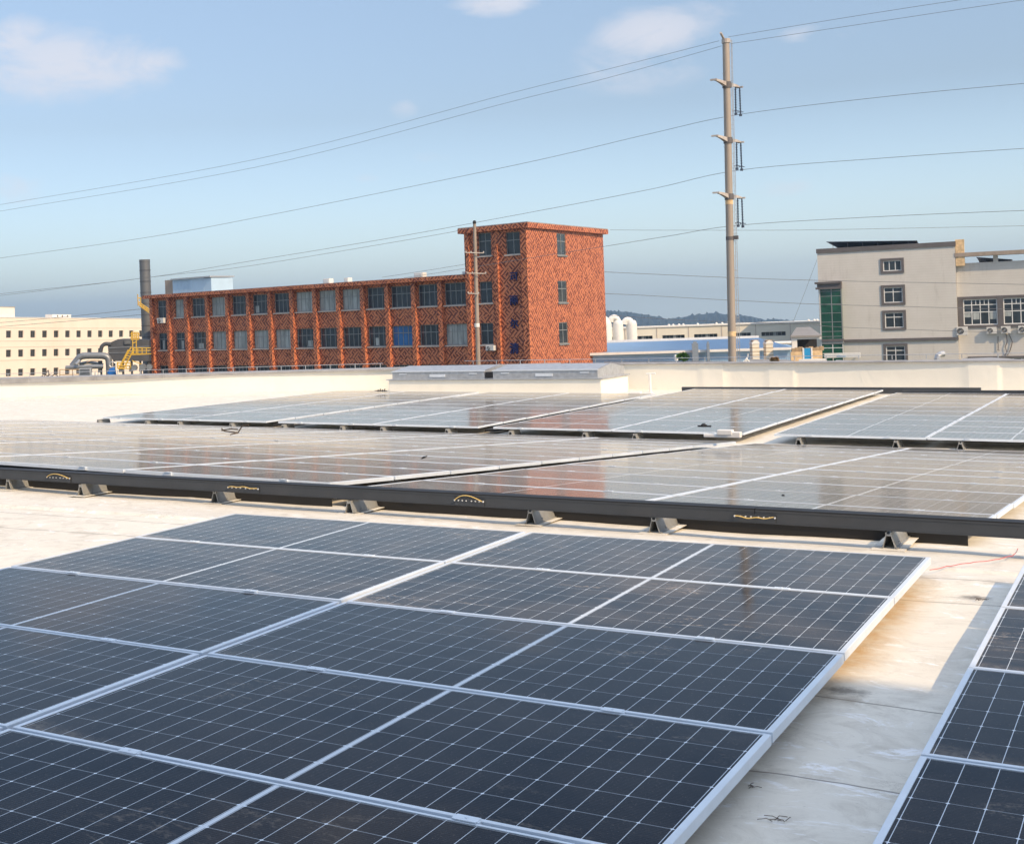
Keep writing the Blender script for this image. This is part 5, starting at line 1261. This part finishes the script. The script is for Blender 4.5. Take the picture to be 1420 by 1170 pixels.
# grey cabinet, white barrels, frame beyond the rail
r, P = plant_root('vent_cabinet', 117, 'weathered grey louvred cabinet below the pale ducts', 'cabinet')
pbox(r, P, 109.5, 126, 511, 524, ZP - 8, 1.2, 'casing', 'galv', .03)
b = MB(); c0 = PT(P, 109.5, 511, -8.05)
for k in range(4): z = PT(P, 117, 512.5 + k * 2.6, -8.1).z; b.box(PT(P, 111, 515, -8).x, PT(P, 124.5, 515, -8).x, c0.y - .06, c0.y, z - .05, z + .05)
b.build('louvre', 'darkplant', r)
for k, x in enumerate((128.5, 133, 137.5)):
    q = at_dist(x, 524, 140); h = 7.5 * 140 / F0
    o = MB().lathe([(.13, 0), (.15, h * .5), (.13, h)], n=12).build('white_barrel', 'white', smooth=True); o.location = q
    tag(o, ['leftmost of three small white barrels right of the grey cabinet', 'middle one of three small white barrels right of the grey cabinet', 'rightmost of three small white barrels right of the grey cabinet'][k], 'barrel', 'white barrels')
r = empty('pipe_frame', 'rusty thin pipe rail frame standing behind the left parapet', 'rail', loc=at_dist(83, 524, 60)); P = at_dist(83, 524, 60)
b = MB()
for (xa, ya), (xb, yb) in (((83, 524), (83, 512.5)), ((83, 512.5), (110, 512.3)), ((100.5, 524), (100.5, 512.4)), ((83, 519.5), (110, 519))): b.tube([at_dist(xa, ya, 60) - P, at_dist(xb, yb, 60) - P], .022, 6)
b.build('frame', 'rusty', r)
rr = random.Random(4); b = MB(); P = at_dist(66, 526, 52)
for (xa, ya), (xb, yb), (xc, yc) in (((44, 527), (52, 524), (60, 521)), ((60, 526), (63, 519), (66, 514)), ((66, 526), (68, 520), (67, 513)), ((70, 522), (76, 519), (80, 521)), ((80, 521), (80.5, 524), (80, 526)), ((58, 524), (66, 522), (74, 525)), ((63, 519), (65, 521), (70, 519))):
    b.tube([at_dist(*q, 52) - P for q in ((xa, ya), (xb, yb), (xc, yc))], .022, 5)
o = b.build('scrap_pipe', 'surround'); o.location = P; tag(o, 'tangle of scrap pipes behind the left parapet in front of the cream factory', 'scrap')

# ------------------------------------------------------------------ poles and overhead lines
PB, PT_ = at_dist(1015.8, 508, 90), at_dist(1006.6, 56, 90)
s = 90 / F0
foot = PB + (PB - PT_) * ((PB.z - GZ) / (PT_.z - PB.z))
tp = empty('power_pole', 'tall grey-brown steel power pole with three cross arms and hanging insulators', 'power pole', loc=foot)
rb, rt = 5.6 * s, 4.6 * s
n = 12; pts = [(PT_ - foot) * (k / n) for k in range(n + 1)]
MB().tube(pts, rb, 20, r2=rt).build('shaft', 'polesteel', tp, smooth=True)
def pole_at(y): 
    t = (508 - y) / (508 - 56); return PB.lerp(PT_, t) - foot
for y, hh in ((280.5, 6), (463, 7)):
    c = pole_at(y); r_ = rb + (rt - rb) * ((c.z) / (PT_.z - foot.z)) + .012
    MB().lathe([(r_, -hh * s / 2), (r_, hh * s / 2)], c, 20).build('pale_band', 'orange', tp)
for y in (330.5,):
    c = pole_at(y); r_ = rb * .9; MB().lathe([(r_ + .02, -.12), (r_ + .02, .12)], c, 16).build('clamp_band', 'surround', tp); 
    MB().box(c.x + .25, c.x + .55, c.y - .1, c.y + .1, c.z - .1, c.z + .15).build('clamp_box', 'surround', tp)
LAT = Vector((RT.x, RT.y, 0)).normalized(); DEP = Vector((FW.x, FW.y, 0)).normalized()
armdir = (-LAT * .80 - DEP * .60).normalized()          # towards the left tip (nearer)
tips = []
for yl, yc, yr in ((107, 113.5, 119), (183, 190.5, 197), (265, 268.5, 272)):
    c = pole_at(yc + 1.5)
    hl = 1.50
    for sgn in (1, -1):
        b = MB(); base = c + Vector((0, 0, -.35)); tip = c + armdir * sgn * hl + Vector((0, 0, -.06 if sgn > 0 else -.34))
        side_ = armdir.cross(Vector((0, 0, 1))).normalized()
        N_ = 8
        for k in range(N_):
            t0, t1 = k / N_, (k + 1) / N_
            def sec(t):
                p = base.lerp(tip, t) + Vector((0, 0, .30 * math.sin(t * math.pi * .5) - .18 * t)); h = .26 * (1 - t) + .07; w = .10 * (1 - t) + .05
                return [p + side_ * w + Vector((0, 0, h)), p - side_ * w + Vector((0, 0, h)), p - side_ * w, p + side_ * w]
            a, c_ = sec(t0), sec(t1); b.add(a + c_, [(0, 1, 5, 4), (1, 2, 6, 5), (2, 3, 7, 6), (3, 0, 4, 7)] + ([(3, 2, 1, 0)] if k == 0 else []) + ([(4, 5, 6, 7)] if k == N_ - 1 else []))
        b.box(*(lambda q: (q.x - .22, q.x + .22, q.y - .09, q.y + .09, q.z - .02, q.z + .08))(tip + Vector((0, 0, .12)))); b.build('cross_arm', 'arm', tp)
    MB().lathe([(rb + .02, -.35), (rb + .02, .05)], c, 16).build('arm_collar', 'surround', tp)
    tips.append((c - armdir * hl - Vector((0, 0, .28)), c - armdir * (hl - .50) - Vector((0, 0, .24))))
# top bracket
c = PT_ - foot; b = MB(); b.tube([c - LAT * .10 + DEP * 0, c - LAT * .52 - DEP * .5 + Vector((0, 0, .42))], .08, 8); b.tube([c, c + LAT * .34 + DEP * .3 + Vector((0, 0, -.02))], .09, 8); b.tube([c - Vector((0, 0, .2)), c + Vector((0, 0, .08))], rt * 1.25, 14); b.build('top_bracket', 'arm', tp)
# insulators: two strings per arm on the right side
hang = []
for (tip, mid), (yt, yb) in zip(tips, ((119, 158.5), (197, 236), (272, 312.5))):
    LI = (yb - yt) * s
    for q in (tip, mid):
        top = q + Vector((0, 0, .05)); bot = q - Vector((0, 0, LI - .1)); bot = bot if q is tip else bot - LAT * .03
        prof = []; b = MB(); b.tube([top, bot], .045, 8); m_ = 9
        for k in range(m_):
            p = top.lerp(bot, .12 + .74 * k / (m_ - 1)); b.lathe([(.05, 0), (.085, .03), (.05, .06)], p, 8)
        b.tube([bot - LAT * .2 + Vector((0, 0, .22)), bot + LAT * .2 + Vector((0, 0, .22))], .03, 5); b.tube([bot + Vector((0, 0, .1)), bot - Vector((0, 0, .06))], .10, 8)
        b.build('insulator', 'insul', tp)
    hang.append(foot + tip - Vector((0, 0, LI)))
# climbing ladder
b = MB(); l0 = PB + LAT * 9.5 * s - foot; l1 = PT_ + LAT * 7.5 * s - foot; l0 = l0 + (l0 - l1) * .3
b.tube([l0 - LAT * .13, l1 - LAT * .02], .022, 5); b.tube([l0 + LAT * .05, l1 + LAT * .04], .022, 5)
for k in range(90): t = k / 90; a = l0.lerp(l1, t); b.tube([a - LAT * .13 * (1 - t * .8), a + LAT * .05], .016, 4)
for k in range(44):
    t = k / 44; q = (PT_ - foot) * (.25 + .74 * t); sg_ = 1 if k % 2 else -1; b.tube([q, q + LAT * sg_ * (rb * .9 + .10) - DEP * .1], .014, 4)
for k in range(12): t = (k + .5) / 12; a = l0.lerp(l1, t); b.tube([a, a - LAT * .3], .015, 4)
b.build('ladder', 'galv', tp)

# near concrete pole in front of the tower
Z2p = 84.; s2 = Z2p / F0; a = at_dist(663.3, 505, Z2p); c = at_dist(658, 310.5, Z2p)
ft = a + (a - c) * ((a.z - GZ) / (c.z - a.z))
cp = empty('utility_pole', 'slim concrete utility pole with small crossbars in front of the brick tower', 'utility pole', loc=ft)
MB().tube([(c - ft) * (k / 6) for k in range(7)], 4.2 * s2, 14, r2=2.1 * s2).build('shaft', 'concrete', cp, smooth=True)
MB().lathe([(2.3 * s2, 0), (2.4 * s2, .14), (1.2 * s2, .22)], c - ft, 10).build('cap', 'black', cp)
for y, x0, x1 in ((350.5, 645.5, 671), (379, 647, 674), (407, 649, 664)):
    q0, q1 = at_dist(x0, y, Z2p - .3) - ft, at_dist(x1, y + .5, Z2p - .3) - ft; b = MB(); b.tube([q0, q1], .035, 6)
    for t in (.02, .3, .98): p = q0.lerp(q1, t); b.lathe([(.03, 0), (.05, .05), (.02, .12)], p, 7)
    b.build('crossbar', 'arm', cp)
q = at_dist(661.5, 451, Z2p) - ft; MB().lathe([(3.6 * s2, -.12), (3.6 * s2, .12)], q, 14).build('band', 'white', cp)
b = MB(); q0 = at_dist(645, 351, Z2p - .3) - ft; b.tube([q0, q0 - Vector((0, 0, .85))], .035, 6); b.build('dropper', 'black', cp)

# wires: each hangs in one vertical plane; the photo gives its height profile
def wire(pts, P0, dirv, rad, label, group, nm='power_line'):
    nrm = Vector((-dirv.y, dirv.x, 0)).normalized(); q = []
    for x, y in pts:
        d = ray(x, y); t = (P0 - CAM).dot(nrm) / d.dot(nrm); q.append(CAM + d * t)
    # smooth the profile with a least-squares parabola-like blend (Catmull-Rom)
    out_ = []
    for i in range(len(q) - 1):
        p0, p1, p2, p3 = q[max(0, i - 1)], q[i], q[i + 1], q[min(len(q) - 1, i + 2)]
        for k in range(8):
            t = k / 8; out_.append(.5 * ((2 * p1) + (p2 - p0) * t + (2 * p0 - 5 * p1 + 4 * p2 - p3) * t * t + (3 * p1 - p0 - 3 * p2 + p3) * t ** 3))
    out_.append(q[-1])
    o = MB().tube(out_, rad * .78, 5).build(nm, 'wire'); return tag(o, label, 'power line', group)
Wd = (LAT * .80 - DEP * .60).normalized()
gr = 'overhead power lines'
p0 = foot + (PT_ - foot)
wire([(-160, 310), (0, 284), (355, 221), (710, 129), (840, 97), (997, 57)], p0, Wd, .018, 'topmost wire running left from the tall pole, upper of a close pair', gr)
wire([(-160, 319), (0, 293), (355, 232), (710, 141), (840, 109), (1001, 64)], p0, Wd, .018, 'topmost wire running left from the tall pole, lower of a close pair', gr)
wire([(1010, 51.5), (1190, 22), (1340, -1), (1480, -20)], p0, Wd, .018, 'topmost wire running right from the tall pole, upper of a close pair', gr)
wire([(1013, 61), (1200, 33), (1420, 0), (1500, -11)], p0, Wd, .018, 'topmost wire running right from the tall pole, lower of a close pair', gr)
P1 = hang[0]
wire([(-160, 381), (0, 358), (200, 330), (365, 300), (710, 230), (900, 186), (1024, 159.2), (1230, 134), (1420, 116), (1500, 109)], P1, Wd, .021, 'upper conductor wire carried by the top arm of the tall pole', gr)
wire([(-160, 428), (0, 407.7), (197, 386), (340, 363.3), (542, 330), (760, 290), (905, 262), (1026, 236), (1230, 219), (1420, 206), (1500, 201)], P1, Wd, .021, 'middle conductor wire carried by the second arm of the tall pole', gr)
wire([(655, 371), (740, 357), (837, 342), (930, 327), (1026, 312.3), (1230, 300), (1420, 292), (1500, 289)], P1, Wd, .021, 'lower conductor wire carried by the third arm of the tall pole, passing the brick tower', gr)
p2 = at_dist(658, 330, Z2p); W2 = (LAT * .8 - DEP * .6).normalized()
wire([(-100, 419), (0, 410), (213, 384), (340, 369.7), (578, 330.5), (655, 316)], p2 + DEP * 2, W2, .016, 'thin wire close below the middle conductor, ending at the concrete pole', gr)
wire([(530, 384.5), (580, 377), (645, 366.5)], p2 + DEP * 1, W2, .014, 'short thin wire reaching the concrete pole over the workshop roof, upper one', gr)
wire([(560, 385.5), (600, 379.5), (647, 372)], p2 + DEP * 1, W2, .014, 'short thin wire reaching the concrete pole over the workshop roof, lower one', gr)
wire([(-100, 456), (0, 447.5), (100, 438.5), (196, 428.5)], at_dist(196, 428.5, 140), W2, .03, 'low wire crossing in front of the cream factory, upper one', gr)
wire([(-100, 461), (0, 453), (100, 445), (196, 436.3)], at_dist(196, 436.3, 140), W2, .03, 'low wire crossing in front of the cream factory, lower one', gr)
W3 = (LAT * .97 - DEP * .25).normalized()
wire([(846, 319), (920, 319.3), (1100, 319.2), (1260, 316.5), (1480, 312)], at_dist(1000, 319, 135), W3, .024, 'faint level wire crossing behind the tall pole over the office roof', gr)
wire([(838, 377), (900, 380), (1100, 388), (1420, 394.5), (1500, 396)], at_dist(1000, 384, 118), W3, .028, 'level wire crossing the office wall between its first and second windows', gr)
wire([(838, 407), (900, 410), (1007, 416), (1135, 421.8), (1325, 427), (1480, 431)], at_dist(1000, 416, 118), W3, .028, 'level wire crossing the office wall at its second window', gr)
wire([(838, 437), (969, 445), (1101, 448.8), (1170, 453.8), (1325, 459), (1400, 461)], at_dist(1000, 447, 118), W3, .026, 'lowest level wire crossing in front of the wooded hills', gr)
wire([(1100, 446), (1118, 400), (1133, 360)], at_dist(1118, 400, 150), W3, .02, 'thin slanting stay wire beside the office block', gr, 'stay_wire')

# ------------------------------------------------------------------ air between here and the hills
hz_m = bpy.data.materials.new('haze_air'); hz_m.use_nodes = True; hn = hz_m.node_tree
for q in list(hn.nodes):
    if q.type == 'BSDF_PRINCIPLED': hn.nodes.remove(q)
pv = N(hn, 'ShaderNodeVolumePrincipled'); pv.inputs['Density'].default_value = .00023; pv.inputs['Color'].default_value = (.50, .73, 1.0, 1); pv.inputs['Anisotropy'].default_value = .2
ho = [q for q in hn.nodes if q.type == 'OUTPUT_MATERIAL'][0]; hn.links.new(pv.outputs[0], ho.inputs['Volume'])
MT['haze'] = hz_m
HAZE = True
if HAZE:
    o = MB().box(-4300, 4300, -4300, 4300, GZ - 112, 125).build('haze', 'haze'); struct(o, 'stuff')
